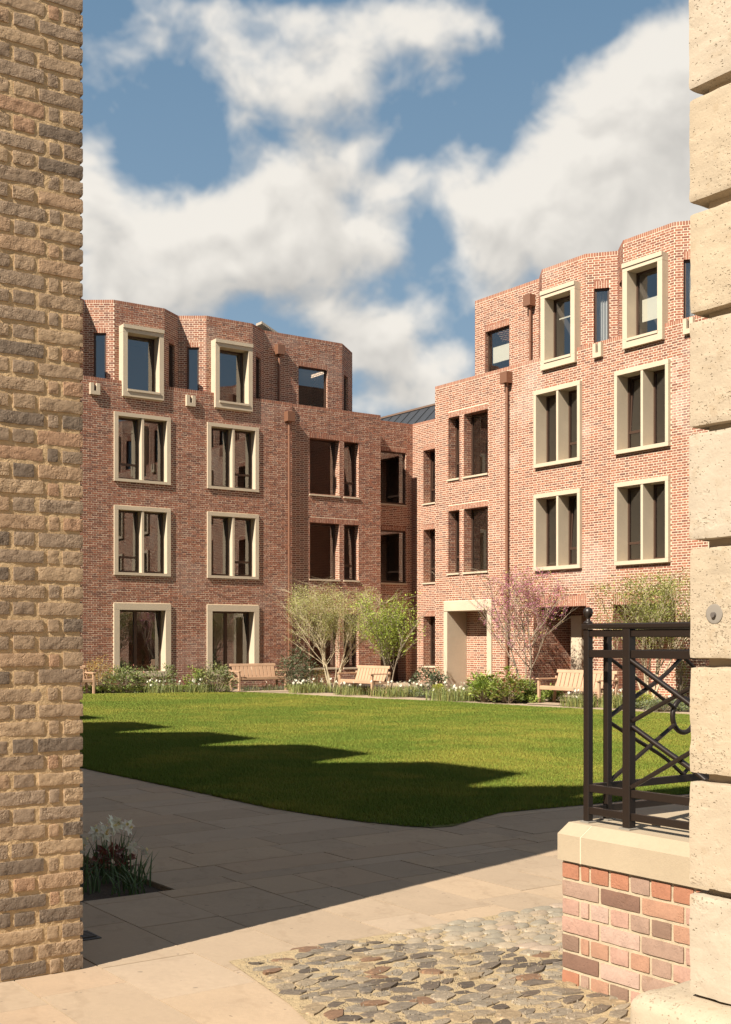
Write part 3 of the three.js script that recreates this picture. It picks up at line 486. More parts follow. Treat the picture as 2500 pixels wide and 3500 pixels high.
// ------------------------------------------------------------------ west wing: stands left of the frame and throws the stepped shadow on the lawn
{
  const wing = thing('brick_wing', 'long brick wing with projecting top-storey bays whose stepped shadow lies on the lawn', 'building', [-31.2, 0, 16]);
  const z0 = -14.5, z1 = 15.05, mb = new MB(); mb.box(-8, .15, 0, 9.8, z0, z1 - .02); mb.build('wall', M.brownBrick, wing);
  const bays = []; for (let c = 31.6; c > 4; c -= 3.1) bays.push(c - 16);
  const s = new THREE.Shape(); s.moveTo(-8, -z1); const f = .32, b = -1.0;
  for (const [i, c] of bays.entries()) { if (i) s.lineTo(b, -(c + 1.5)); s.lineTo(f, -Math.min(c + .95, z1)); s.lineTo(f, -(c - .8)); s.lineTo(b, -(c - 1.5)); }
  s.lineTo(b, -z0); s.lineTo(-8, -z0); s.closePath();
  const g = new THREE.ExtrudeGeometry(s, { depth: 2.6, bevelEnabled: false }); g.rotateX(-Math.PI / 2); part('top_storey', g, M.brownBrick, wing, [0, 9.8, 0]);
  for (const c of bays.slice(1)) for (const y of [.5, 3.65, 6.6]) { const w = group('window', wing, [.15, 0, c]), sr = new MB(); sr.box(0, .06, y, y + 2.2, -.97, .97); sr.build('surround', M.stone, w); const p = new MB(); p.face([.075, y + .13, .84], [.075, y + .13, -.84], [.075, y + 2.08, -.84], [.075, y + 2.08, .84]); p.build('pane', M.glass, w); const k = new MB(); k.box(.06, .066, y + .13, y + 2.08, -.84, .84); k.build('blind', M.blind, w); }
  shade(wing);
}

// ------------------------------------------------------------------ gate: old brick wall end on the left
const roughBlock = (w, h, d, nx, ny, nz, r, amp, fq, seed, edge = 1) => {      // a box with worn edges and an uneven face
  const g = new THREE.BoxGeometry(w, h, d, nx, ny, nz), p = g.attributes.position, hw = w / 2, hh = h / 2, hd = d / 2;
  for (let i = 0; i < p.count; i++) {
    let x = p.getX(i), y = p.getY(i), z = p.getZ(i);
    const ix = clamp(x, -hw + r, hw - r), iy = clamp(y, -hh + r, hh - r), iz = clamp(z, -hd + r, hd - r), dx = x - ix, dy = y - iy, dz = z - iz, l = Math.hypot(dx, dy, dz);
    if (l > 1e-6) { x = ix + dx / l * r; y = iy + dy / l * r; z = iz + dz / l * r; }
    const a = amp * fbm(x * fq + seed, y * fq * 1.3 + seed * 1.7, z * fq + 3, 3), e = amp * edge * noise(x * fq * 2 + seed * 3, y * fq * 2, z * fq * 2 + 7);
    const m = l > 1e-6 ? l : 1; x += (l > 1e-6 ? dx / m : 0) * (a + e); y += (l > 1e-6 ? dy / m : 0) * (a + e); z += (l > 1e-6 ? dz / m : 0) * (a + e);
    p.setXYZ(i, x, y, z);
  }
  const uv = g.attributes.uv, n = g.attributes.normal; const ou = (seed * 0.37) % 1, ov = (seed * 0.73) % 1;
  for (let i = 0; i < p.count; i++) { const ax = Math.abs(n.getX(i)), ay = Math.abs(n.getY(i)), az = Math.abs(n.getZ(i)); if (az >= ax && az >= ay) uv.setXY(i, p.getX(i) + ou, p.getY(i) + ov); else if (ax > ay) uv.setXY(i, p.getZ(i) + ou, p.getY(i) + ov); else uv.setXY(i, p.getX(i) + ou, p.getZ(i) + ov); }
  g.computeVertexNormals(); return g;
};
{
  const AE = -25.76, BF = 31.15, TOP = 5.3, WALL = 9.2, C = .0816, wallT = thing('gate_wall', 'old buff and brown brick wall end with uneven thick mortar, beside the narcissus bed', 'wall', [AE, 0, BF]);
  const tones = [[.405, .278, .165], [.35, .24, .147], [.265, .185, .12], [.185, .135, .094], [.385, .25, .148], [.305, .216, .142], [.385, .23, .135]];
  const mats = tones.map((t, i) => new THREE.MeshStandardMaterial({ color: new THREE.Color().setRGB(...t), map: at(T.oldBrick, 2.6 + i * .17, 2.6 + i * .13), bumpMap: at(T.oldBump, 2.6 + i * .17, 2.6 + i * .13), bumpScale: .0055, roughness: .95 }));
  const r = rng(313); let own = 0; const rest = new MB();
  for (let j = 0; j * C < WALL - .05; j++) {
    const y = j * C + .004; let x = 0, k = 0; const seq = j % 2 ? [.222, .102] : [.102, .052, .222, .102, .222, .102, .222];
    while (x < 5.2) {
      const w0 = j % 2 ? seq[k % 2] : (k < 3 ? seq[k] : (k % 2 ? .102 : .222)), w = w0 + (r() - .5) * .008, h = C - .018 + (r() - .5) * .008, cx = -x - w / 2;
      if (x < .84 && y < TOP - .08) {
        const dark = r() < .3 + .3 * noise(x * 2.2 + 5, y * 1.6, 3), q = dark ? 2 + Math.floor(r() * 2) : [0, 1, 4, 5, 1, 5, 0, 1, 5, 6][Math.floor(r() * 10)];
        const g = roughBlock(w, h, .1, Math.max(4, Math.round(w / .013)), 6, 2, .0045, .0024, 34, j * 7.3 + k * 3.1, .6);
        const m = part('brick', g, mats[q], wallT, [cx, y + h / 2 + (r() - .5) * .004, -.0505 + (r() - .5) * .004]); m.rotation.z = (r() - .5) * .022; m.rotation.y = (r() - .5) * .02; own++;
      } else rest.box(cx - w / 2, cx + w / 2, y, y + h, -.05, .0 + (r() - .5) * .006, tones[Math.floor(r() * 5)].map((v) => v * .8), null, 'k');
      x += w + .017 + r() * .007; k++;
    }
  }
  for (let j = 0; j * C < WALL - .05; j++) for (let z = 0, k = 0; z < .62; k++) { const w = (j + k) % 2 ? .1 : .2; const y = j * C + .004; rest.box(0, w, y, y + C - .014, -.05, -.002, tones[Math.floor(r() * 5)].map((v) => v * .8), { o: [0, 0, -z - .012], e: [0, -1], n: [1, 0] }, 'k'); z += w + .014; }
  const s = rest.build('brickwork', new THREE.MeshStandardMaterial({ vertexColors: true, roughness: .95 }), wallT); s.userData.kind = 'stuff';
  // lime mortar, an uneven sheet just behind the brick faces
  const g = new THREE.PlaneGeometry(1.1, TOP, 150, 620), p = g.attributes.position; for (let i = 0; i < p.count; i++) { const x = p.getX(i), y = p.getY(i); p.setZ(i, .0028 * fbm(x * 34, y * 34, 2, 3) + .0022 * noise(x * 9, y * 9, 4)); } g.computeVertexNormals();
  const uv = g.attributes.uv; for (let i = 0; i < p.count; i++) uv.setXY(i, p.getX(i), p.getY(i));
  part('mortar', g, new THREE.MeshStandardMaterial({ map: at(T.mortar, 3), bumpMap: at(T.oldBump, 5), bumpScale: .004, roughness: 1 }), wallT, [-.565, TOP / 2, -.0062]);
  const core = new MB(); core.box(-5.3, -.012, 0, WALL, -.66, -.024); core.build('core', std([.45, .33, .19], 1), wallT);
  shade(wallT);
}

// ------------------------------------------------------------------ gate: rusticated stone pier on the right
{
  const D = 4.25, [al, be] = toCourt((2353 - CX) / F * D, -D);
  const pier = thing('gate_pier', 'pale rusticated limestone gate pier of stacked blocks with deep joints', 'gate pier', [al, 0, be]);
  const mats = [0, 1, 2, 3].map((i) => new THREE.MeshStandardMaterial({ map: at(T.stone, 1.6 + i * .2, 1.6 + i * .23), bumpMap: at(T.stoneBump, 1.6 + i * .2, 1.6 + i * .23), bumpScale: .0045, roughness: .95, color: new THREE.Color().setRGB(...[[1, 1, 1], [.98, .95, .9], [1, .96, .88], [.95, .92, .86]][i]) }));
  const ys = [[.364, .715 - .0, 0], [.715, .742], [1.109, 1.136], [1.507, 1.535], [1.92, 1.948], [2.319, 2.342], [2.708, 2.737], [3.085, 3.126], [3.485, 3.523], [3.88, 3.915], [4.27, 4.30]];
  const edges = [[.364, .715], [.742, 1.109], [1.136, 1.507], [1.535, 1.92], [1.948, 2.319], [2.342, 2.708], [2.737, 3.085], [3.126, 3.485], [3.523, 3.88], [3.915, 4.27], [4.30, 4.68]];
  const r = rng(9), W = .62, Lz = 2.4;
  edges.forEach(([a, b], i) => { const g = roughBlock(W, b - a, Lz, 26, 22, 110, .009, .0035, 16, i * 5.3 + 2, .5); const m = part('stone_block', g, mats[i % 4], pier, [W / 2 + (r() - .5) * .008, (a + b) / 2, Lz / 2 + (r() - .5) * .012]); });
  const c = new MB(); c.box(.05, W - .05, .3, 4.66, .05, Lz - .05); c.build('core', std([.40, .31, .20], 1), pier);
  const g = roughBlock(W + .3, .36, Lz + .3, 20, 12, 60, .07, .006, 14, 77, .5); part('plinth', g, mats[1], pier, [W / 2, .176, Lz / 2 - .02]);
  // an iron stub left in the stone, in a ring of patched mortar
  { const y = 1.6 - (2098 - HZ) / F * 4.15; const z = .115; const ring = part('patch', new THREE.SphereGeometry(.034, 16, 12).scale(.06, 1, 1.05), std([.20, .175, .145], 1), pier, [-.003, y, z]); part('iron_stub', new THREE.CylinderGeometry(.009, .011, .012, 10).rotateZ(Math.PI / 2), std([.09, .075, .065], .8), pier, [-.008, y - .004, z]); }
  shade(pier);
}

// ------------------------------------------------------------------ low brick wall with stone coping, and the iron railing on it
{
  const D = 5.68, [al, be] = toCourt((1921 - CX) / F * D, -D);
  const lw = thing('low_wall', 'low red and pink brick wall with chamfered stone coping under the black railing', 'wall', [al, 0, be]);
  const r = rng(17), C = .0838, n = 7;
  const base = [[.43, .185, .105], [.50, .30, .225], [.52, .34, .26], [.23, .125, .085], [.46, .25, .16], [.54, .37, .29], [.40, .26, .19], [.27, .165, .115]];
  const mats = base.map((c, i) => new THREE.MeshStandardMaterial({ color: new THREE.Color().setRGB(...c.map((v) => v * .74)), map: at(T.grainTint, 2.2 + i * .2), bumpMap: at(T.oldBump, 3 + i * .2), bumpScale: .0025, roughness: .9 }));
  const pick = [[0, 0, 0, 0, 6, 0, 0], [6, 3, 4, 1, 2, 4], [1, 2, 5, 1, 6, 7, 4, 1], [1, 5, 6, 1, 2, 1], [7, 4, 4, 1, 4, 6, 1, 2], [3, 5, 6, 1, 4, 2], [0, 6, 4, 7, 1, 0, 4, 1]];
  const face = (o, turn, len, own) => {
    const g = group('wall_face', lw, o, turn);
    for (let j = 0; j < n; j++) {
      const y = .57 - (j + 1) * C + .006; let x = 0, k = 0;
      while (x < len) {
        const w = j % 2 ? .232 : (k === 1 ? .052 : .108); const ww = Math.min(w, len - x), h = C - .013;
        const q = pick[j][k % pick[j].length], gm = roughBlock(ww, h, .08, Math.max(3, Math.round(ww / .03)), 3, 1, .005, .002, 20, j * 3.7 + k * 5.1 + len, .6);
        part('brick', gm, mats[q], g, [x + ww / 2, y + h / 2, -.04 + (r() - .5) * .003]); x += w + .012; k++;
      }
    }
    const m = new MB(); m.box(0, len, -.02, .574, -.1, -.008); m.build('mortar', M.creamMortar, g);
  };
  face([0, 0, 0], -Math.PI / 2, 2.6, true);                 // along the gate, towards the camera
  face([3.2, 0, 0], Math.PI, 3.08, false);                   // the far run, seen from the court
  { const m = new MB(); m.box(.1, .34, 0, .574, .1, 2.6); m.box(.34, 3.2, 0, .574, .1, .34); m.build('core', M.creamMortar, lw); }
  // coping: chamfered section run along both arms
  const sec = (w) => { const s = new THREE.Shape(); s.moveTo(-.014, .574); s.lineTo(w + .014, .574); s.lineTo(w + .014, .695); s.lineTo(w - .06, .742); s.lineTo(.06, .742); s.lineTo(-.014, .695); s.closePath(); return s; };
  const run = (len, at0, turn) => { const g = new THREE.ExtrudeGeometry(sec(.36), { depth: len, bevelEnabled: false }); const m = part('coping_stone', g, M.coping, lw, at0); m.rotation.y = turn; return m; };
  run(.145, [0, 0, -.014], 0); run(2.4, [0, 0, .137], 0); run(2.8, [.378, .0005, .345], Math.PI / 2);
  { const g = new THREE.ExtrudeGeometry(sec(.36), { depth: .008, bevelEnabled: false }); part('coping_joint', g, M.limeMortar, lw, [0, -.0015, .130]); }
  // lightwell floor and inner face behind the railing
  { const m = new MB(); m.box(.38, 3.2, -.03, .02, .38, 2.6); m.build('well_floor', M.wellFloor, lw); const k = new MB(); k.box(1.5, 3.2, .0, .62, 1.05, 2.4); k.build('well_block', M.coping, lw); }
  shade(lw);

  const rail = thing('iron_railing', 'black painted iron railing with crossed bars, rings and a ball finial', 'railing', [al, 0, be]);
  const iron = M.iron, z0 = .05, x0 = .122, b = .034, yb = .742, yt = 1.672;
  const post = (x, z, w = b, top = 1.65) => { part('post', softBox(w, top - yb, w, .003), iron, rail, [x, (yb + top) / 2, z]); part('post_foot', softBox(w + .022, .007, w + .022, .001), M.ironGrey, rail, [x, yb + .004, z]); };
  const levels = [.80, .905, 1.535];
  const P1 = [x0, z0], P2 = [x0 + .13, z0], P3 = [x0, z0 + .255];
  post(...P1); post(...P2, .032); post(...P3, .044);
  const top = (a, c) => { const L = Math.hypot(c[0] - a[0], c[1] - a[1]), m = part('top_rail', softBox(L + .05, .026, .052, .006), iron, rail, [(a[0] + c[0]) / 2, yt - .008, (a[1] + c[1]) / 2]); m.rotation.y = -Math.atan2(c[1] - a[1], c[0] - a[0]); const k = part('rail', softBox(L, .032, .02, .002), iron, rail, [(a[0] + c[0]) / 2, yt - .042, (a[1] + c[1]) / 2]); k.rotation.y = m.rotation.y; };
  const rails = (a, c) => { for (const y of levels) { const L = Math.hypot(c[0] - a[0], c[1] - a[1]), m = part('rail', softBox(L, y < .85 ? .034 : .036, .022, .002), iron, rail, [(a[0] + c[0]) / 2, y, (a[1] + c[1]) / 2]); m.rotation.y = -Math.atan2(c[1] - a[1], c[0] - a[0]); } top(a, c); };
  const farA = [x0, z0 + .255 + 1.09], farB = [x0 + .13 + 1.09, z0], endA = [x0, 2.5], endB = [2.9, z0];
  rails(P1, farA); rails(farA, endA); rails(P1, farB); rails(farB, endB); post(...farA); post(...farB); post(...endA); post(...endB);
  const lattice = (org, ex, ez) => {
    const w = 1.09, lo = .923, hi = 1.517, md = (lo + hi) / 2, hh = (hi - lo) / 2, R = .085, c = w / 2;
    const pt = (u, y, d = 0) => V(org[0] + ex * u - ez * d, y, org[1] + ez * u + ex * d);
    const bar = (pts, d, name = 'lattice_bar') => { const curve = new THREE.CatmullRomCurve3(pts.map(([u, y]) => pt(u, y, d))); const sh = new THREE.Shape(); sh.moveTo(-.011, -.007); sh.lineTo(.011, -.007); sh.lineTo(.011, .007); sh.lineTo(-.011, .007); sh.closePath(); part(name, tube(curve.getPoints(14), .0125, .0125, 4), iron, rail); };
    for (const sx of [-1, 1]) for (const sy of [-1, 1]) {
      const k = R / Math.hypot(c, hh); bar([[c + sx * c, md + sy * hh], [c + sx * (c * .5), md + sy * hh * .5], [c + sx * c * k, md + sy * hh * k]], .006);
      bar([[c + sx * c, md + sy * .004], [c + sx * c * .62, md + sy * hh * .36], [c + sx * c * .26, md + sy * hh * .68], [c, md + sy * hh]], -.006, 'curved_bar');
    }
    const ring = part('ring', new THREE.TorusGeometry(R, .013, 8, 30), iron, rail, [org[0] + ex * c, md, org[1] + ez * c]); ring.rotation.y = -Math.atan2(ez, ex);
  };
  lattice(P3, 0, 1); lattice(P2, 1, 0); lattice(farB, 1, 0);
  part('ball_finial', new THREE.LatheGeometry([[.0, 0], [.022, 0], [.022, .006], [.011, .014], [.009, .024], [.013, .03], [.02, .04], [.0235, .053], [.02, .067], [.011, .076], [0, .078]].map(([x, y]) => new THREE.Vector2(x, y)), 22), iron, rail, [P1[0], yt + .004, P1[1]]);
  shade(rail);
}

// ------------------------------------------------------------------ ground
const BED = [-28.5, -24.56, 24.2, 29.70];
M.farPath = new THREE.MeshStandardMaterial({ map: at(T.slab, .7), roughness: .95 });
const flat = (name, pts, y, mat, parent) => { const s = new THREE.Shape(pts.map(([a, b]) => new THREE.Vector2(a, -b))); const g = new THREE.ShapeGeometry(s, 8); g.rotateX(-Math.PI / 2); const p = g.attributes.position, uv = g.attributes.uv; for (let i = 0; i < p.count; i++) uv.setXY(i, p.getX(i), p.getZ(i)); const m = part(name, g, mat, parent, [0, y, 0]); return m; };
const inside = (pts, x, y) => { let c = false; for (let i = 0, j = pts.length - 1; i < pts.length; j = i++) { const [xi, yi] = pts[i], [xj, yj] = pts[j]; if ((yi > y) !== (yj > y) && x < (xj - xi) * (y - yi) / (yj - yi) + xi) c = !c; } return c; };
{ const g = new THREE.PlaneGeometry(600, 600); g.rotateX(-Math.PI / 2); const m = new THREE.Mesh(g, std([.16, .13, .095], 1)); m.name = 'ground'; m.position.set(0, -.06, -60); m.receiveShadow = true; m.userData.kind = 'structure'; scene.add(m); }
const S = 1 / .6496, dp = (x, y) => ground(x * S, y * S);
const LAWN = [dp(960, 1838.5), dp(1005, 1836), dp(1050, 1822), dp(1110, 1806), dp(1200, 1797), dp(1320, 1786), [-7.15, 28.36], [-7.25, 24], dp(1525, 1588.5), dp(1400, 1581.5), dp(1290, 1575.5), dp(1140, 1567.5), dp(1000, 1560.5), dp(860, 1553.5), dp(720, 1547), dp(640, 1541.5), dp(560, 1538.8), dp(450, 1538.6), dp(330, 1539.6), dp(190, 1541.5), [-18, 1.9], [-22.3, 2.4], dp(187, 1707), dp(400, 1752), dp(600, 1795), dp(720, 1814), dp(820, 1827), dp(900, 1835)];
const lawn = setting('lawn');
flat('turf', LAWN, .006, new THREE.MeshStandardMaterial({ color: new THREE.Color().setRGB(.10, .105, .015), map: at(T.grainTint, .7), roughness: 1, bumpMap: at(T.grain, 4), bumpScale: .02 }), lawn);
shade(lawn);
// path round the lawn, and the planting beds between it and the walls
const EDGE = [[200, 2370], [289, 2369], [520, 2367], [760, 2364.8], [985, 2360.5], [1110, 2366], [1300, 2375.5], [1480, 2386], [1700, 2399], [1990, 2412], [2350, 2432]].map(([x, y]) => ground(x, y));
const far = setting('garden_path');
flat('path_sheet', [...EDGE, [-4.9, 26], [-4.9, 29.6], [-23.5, 29.6], [-23.5, 1]], -.012, M.farPath, far);
flat('door_path', [[-6.7, 6.75], [-2.9, 6.75], [-2.9, 8.35], [-6.3, 8.35]], .006, M.farPath, far);
flat('corner_path', [[-2.05, .02], [-.03, .02], [-.03, 5.8], [-3.9, 5.8], [-6.9, 6.9], [-7.3, 5.4], [-3.6, 3.2], [-2.3, 1.2]], .008, M.farPath, far);
flat('arcade_paving', [[-3.9, 10.2], [-1.9, 10.2], [-1.9, 23], [-3.9, 23]], .006, M.farPath, far);
flat('bench_stand', [ground(1800, 2406), ground(1835, 2388), ground(2100, 2399), ground(2110, 2419)], .004, M.farPath, far);
flat('bench_stand', [ground(790, 2366), ground(805, 2356), ground(1000, 2353), ground(1005, 2364)], .004, M.farPath, far);
shade(far);
const beds = setting('planting_bed');
flat('soil', [...EDGE, [-3.6, 26], [-3.6, 5.7], [-.1, 5.7], [-.1, .05], [-2.1, .05], [-2.1, .8], [-6, .9], [-17, .9]], -.002, M.soil, beds);
flat('soil', [[BED[0], BED[2]], [BED[1], BED[2]], [BED[1], BED[3]], [BED[0], BED[3]]], -.035, M.soil, beds);
shade(beds);

// stone flags, each its own mesh
const slabMats = [0, 1, 2, 3, 4].map((i) => new THREE.MeshStandardMaterial({ map: at(T.slab, .8 + .13 * i, .7 + .1 * i), roughness: .9, bumpMap: at(T.grain, 7), bumpScale: .0015, color: new THREE.Color().setRGB(...[[1, 1, 1], [.95, .94, .92], [1.03, 1.0, .95], [.9, .89, .87], [1, .95, .9]][i]) }));
const COB = [[-25.12, 31.44], [-18.5, 31.44], [-18.5, 38], [-25.9, 38], [-25.72, 34.2], [-25.42, 32.9], [-25.24, 32.2]];
function flags(name, x0, x1, z0, z1, alongZ, rowW, seed, skip) {
  const g = setting(name), r = rng(seed), bed = [[x0, z0], [x1, z0], [x1, z1], [x0, z1]]; flat('joint_bed', bed, -.006, M.joint, g);
  const [r0, r1, l0, l1] = alongZ ? [x0, x1, z0, z1] : [z0, z1, x0, x1];
  for (let a = r0; a < r1 - .02;) { const w = Math.min(rowW[Math.floor(r() * rowW.length)], r1 - a); let l = l0 - r() * .7; while (l < l1) { const len = .55 + r() * .55, s = Math.max(l, l0), e = Math.min(l + len, l1); if (e - s > .06) { const [cx, cz, sx, sz] = alongZ ? [a + w / 2, (s + e) / 2, w, e - s] : [(s + e) / 2, a + w / 2, e - s, w];
      const c4 = [[cx - sx / 2, cz - sz / 2], [cx + sx / 2, cz - sz / 2], [cx + sx / 2, cz + sz / 2], [cx - sx / 2, cz + sz / 2]];
      if (!(skip && c4.every(([x, z]) => skip(x, z)))) { const gm = softBox(sx - .008, .05, sz - .008, .0025), uv = gm.attributes.uv, p = gm.attributes.position, ou = r() * 5; for (let i = 0; i < p.count; i++) uv.setXY(i, p.getX(i) + ou, p.getZ(i) + ou * 1.7); const m = part('flagstone', gm, slabMats[Math.floor(r() * 5)], g, [cx, -.025 + (r() - .5) * .003, cz]); m.rotation.z = (r() - .5) * .002; m.rotation.x = (r() - .5) * .002; } }
    l += len; } a += w; }
  shade(g); return g;
}
M.joint = std([.26, .20, .13], 1);
flags('forecourt_paving', -28.6, -18.6, BED[3], 36.6, true, [.42, .5, .58], 5, (x, z) => inside(COB, x, z) || (x < -25.9 && z > 30.6 && z < 31.1));
flags('court_path', BED[1], -21.4, 15, BED[3], false, [.40, .48, .55], 6, (x, z) => inside(LAWN, x, z));
flags('lawn_side_path', -21.4, -9, 28.1, BED[3], false, [.40, .48], 8, (x, z) => inside(LAWN, x, z));
// gully grate by the wall
{ const [a, b] = ground(318, 3196); const t = thing('gully_grate', 'small dark square gully grate set in paving at the brick wall', 'drain', [a - .09, 0, b]); part('frame', softBox(.2, .012, .2, .002), std([.03, .025, .02], .6), t, [0, .0, 0]); for (let i = 0; i < 5; i++) part('bar', softBox(.17, .012, .014, .002), std([.05, .04, .032], .5), t, [0, .008, -.06 + i * .03]); shade(t); }

// cobbled panel: knapped flints near, smooth cobbles beyond
{
  const g = setting('cobbled_panel'); const bedGeo = new THREE.ShapeGeometry(new THREE.Shape(COB.map(([a, b]) => new THREE.Vector2(a, -b)))); bedGeo.rotateX(-Math.PI / 2); { const p = bedGeo.attributes.position, uv = bedGeo.attributes.uv; for (let i = 0; i < p.count; i++) uv.setXY(i, p.getX(i), p.getZ(i)); }
  part('sand_bed', bedGeo, new THREE.MeshStandardMaterial({ color: new THREE.Color().setRGB(.35, .262, .148), map: at(T.grainTint, 4), bumpMap: at(T.oldBump, 3), bumpScale: .014, roughness: 1 }), g, [0, .004, 0]);
  const r = rng(23), flintCols = [[.10, .076, .055], [.16, .125, .092], [.24, .195, .14], [.30, .24, .17], [.13, .098, .07], [.21, .17, .125], [.34, .28, .20], [.32, .235, .14], [.17, .14, .108], [.22, .125, .07], [.29, .225, .15], [.25, .205, .15]];
  const fm = flintCols.map((c, i) => std(c, .58, { map: at(T.flint, 5 + i * .4), color: new THREE.Color().setRGB(...c.map((v) => v * 1.3)) }));
  const cobCols = [[.31, .25, .175], [.27, .225, .165], [.33, .265, .185], [.31, .24, .165], [.25, .215, .16], [.325, .25, .185]], cm = cobCols.map((c) => std(c, .55, { map: at(T.grainTint, 5), color: new THREE.Color().setRGB(...c) }));
  const box = (g) => { const p = g.attributes.position, uv = g.attributes.uv; for (let i = 0; i < p.count; i++) uv.setXY(i, p.getX(i) * 1.0 + i % 1, p.getZ(i)); return g; };
  const stone = (seed, sx, sy, sz, rough) => {
    if (rough) {                                            // knapped flint: a split face with a broken outline
      const q = rng(Math.round(seed * 97)), n = 8 + Math.floor(q() * 3), low = [], rim = [], tri = [], tx = (q() - .5) * .5, tz = (q() - .5) * .5;
      for (let i = 0; i < n; i++) { const t = (i + (q() - .5) * .7) / n * 6.283, k = .72 + .5 * q(), x = Math.cos(t) * k, z = Math.sin(t) * k; low.push([x * sx * 1.02, -.03, z * sz * 1.05]); const m = .82 + .14 * q(); rim.push([x * sx * m, sy * (.42 + tx * x + tz * z + (q() - .5) * .22), z * sz * m]); }
      const c = [(q() - .5) * .5 * sx, sy * (.5 + .2 * q()), (q() - .5) * .5 * sz];
      for (let i = 0; i < n; i++) { const k = (i + 1) % n; tri.push(...low[i], ...rim[i], ...low[k], ...low[k], ...rim[i], ...rim[k], ...rim[i], ...c, ...rim[k]); }
      const g = new THREE.BufferGeometry(); g.setAttribute('position', new THREE.Float32BufferAttribute(tri, 3)); g.setAttribute('uv', new THREE.Float32BufferAttribute(new Float32Array(tri.length / 3 * 2), 2)); g.computeVertexNormals(); return box(g);
    }
    const q = new THREE.SphereGeometry(1, 16, 10), p = q.attributes.position, v = new THREE.Vector3();
    for (let i = 0; i < p.count; i++) { v.fromBufferAttribute(p, i); const k = 1 + .2 * fbm(v.x * 1.15 + seed, v.y * .6, v.z * 1.15 + seed * 2, 2); p.setXYZ(i, v.x * k * sx, v.y * (1 + .2 * noise(v.x * 2 + seed, 3, v.z * 2)) * sy, v.z * k * sz); }
    q.computeVertexNormals(); return box(q);
  };
  const fg = [], cg = []; for (let i = 0; i < 30; i++) { fg.push(stone(i * 3.7 + 1, .056 + .034 * r(), .018, .036 + .018 * r(), true)); cg.push(stone(i * 2.9 + 4, .072, .017, .048, false)); }
  const cobbled = (x, z) => { const k = ground(1690, 3235), e = (x - (-24.0)) * .9; return z < 31.44 + clamp((x + 24.35) * 1.15, 0, 9) + .05 * noise(x * 5, z * 5, 1) && x > -24.4; };
  const small = [], placed = []; let nf = 0, nc = 0;
  for (let row = 0, z = 31.475; z < 34.4; row++) {
    let x = -25.95 + (row % 2) * .06 + r() * .03;
    while (x < -22.3) {
      const cob = cobbled(x, z), dx = cob ? .118 + r() * .02 :   .095 + r() * .06, X = x + (r() - .5) * .02, Z = z + (r() - .5) * .022;
      if (inside(COB, X - .05, Z) && inside(COB, X + .03, Z) && Z > 31.47) placed.push({ X, Z, cob, s: cob ? .86 + .3 * r() : .72 + .5 * r(), q: r(), k: Math.floor(r() * 30), t: (r() - .5) * (cob ? .8 : 1.3) });
      x += dx;
    }
    z += .083 + r() * .012;
  }
  for (const o of placed) { const [px, py] = pixelOf(o.X, 0, o.Z); o.seen = px > 700 && px < 2400 && py < 3580 && py > 3050 ? py : 0; }
  for (const kind of [true, false]) {
    const list = placed.filter((o) => o.cob === kind).sort((a, b) => b.seen - a.seen), rest = [];
    list.forEach((o, i) => { const geo = (kind ? cg : fg)[o.k], mat = (kind ? cm : fm)[Math.floor(o.q * (kind ? cm : fm).length)]; const yy = kind ? .001 + (o.q - .5) * .006 : .001 + (((o.q * 7.7) % 1) - .5) * .008; if (i < 300 && o.seen) { const m = part(kind ? 'cobble' : 'flint', geo, mat, g, [o.X, yy, o.Z]); m.rotation.y = o.t; m.scale.set(o.s, 1, o.s * (kind ? .95 : .9 + .4 * o.q)); } else rest.push(clean(geo.clone().scale(o.s, 1, o.s).rotateY(o.t).translate(o.X, yy, o.Z))); });
    if (rest.length) { const m = part(kind ? 'cobbles' : 'flints', mergeGeometries(rest), (kind ? cm : fm)[2], g); m.userData.kind = 'stuff'; }
  }
  // loose grit between the stones
  const gr = new MB(); for (let i = 0; i < 2600; i++) { const X = -25.6 + r() * 3, Z = 31.5 + r() * 2.4, s = .002 + r() * .0045; if (!inside(COB, X, Z)) continue; const c = mix3([.30, .23, .145], [.46, .40, .31], r()); gr.tri([X - s, .012, Z + s], [X + s, .012, Z + s * .4], [X, .015 + s * 1.5, Z], c); gr.tri([X + s, .012, Z + s * .4], [X, .012, Z - s], [X, .015 + s * 1.5, Z], c); }
  const gm = gr.build('grit', std([1, 1, 1], .9, { vertexColors: true, side: THREE.DoubleSide }), g); gm.userData.kind = 'stuff';
  shade(g);
}

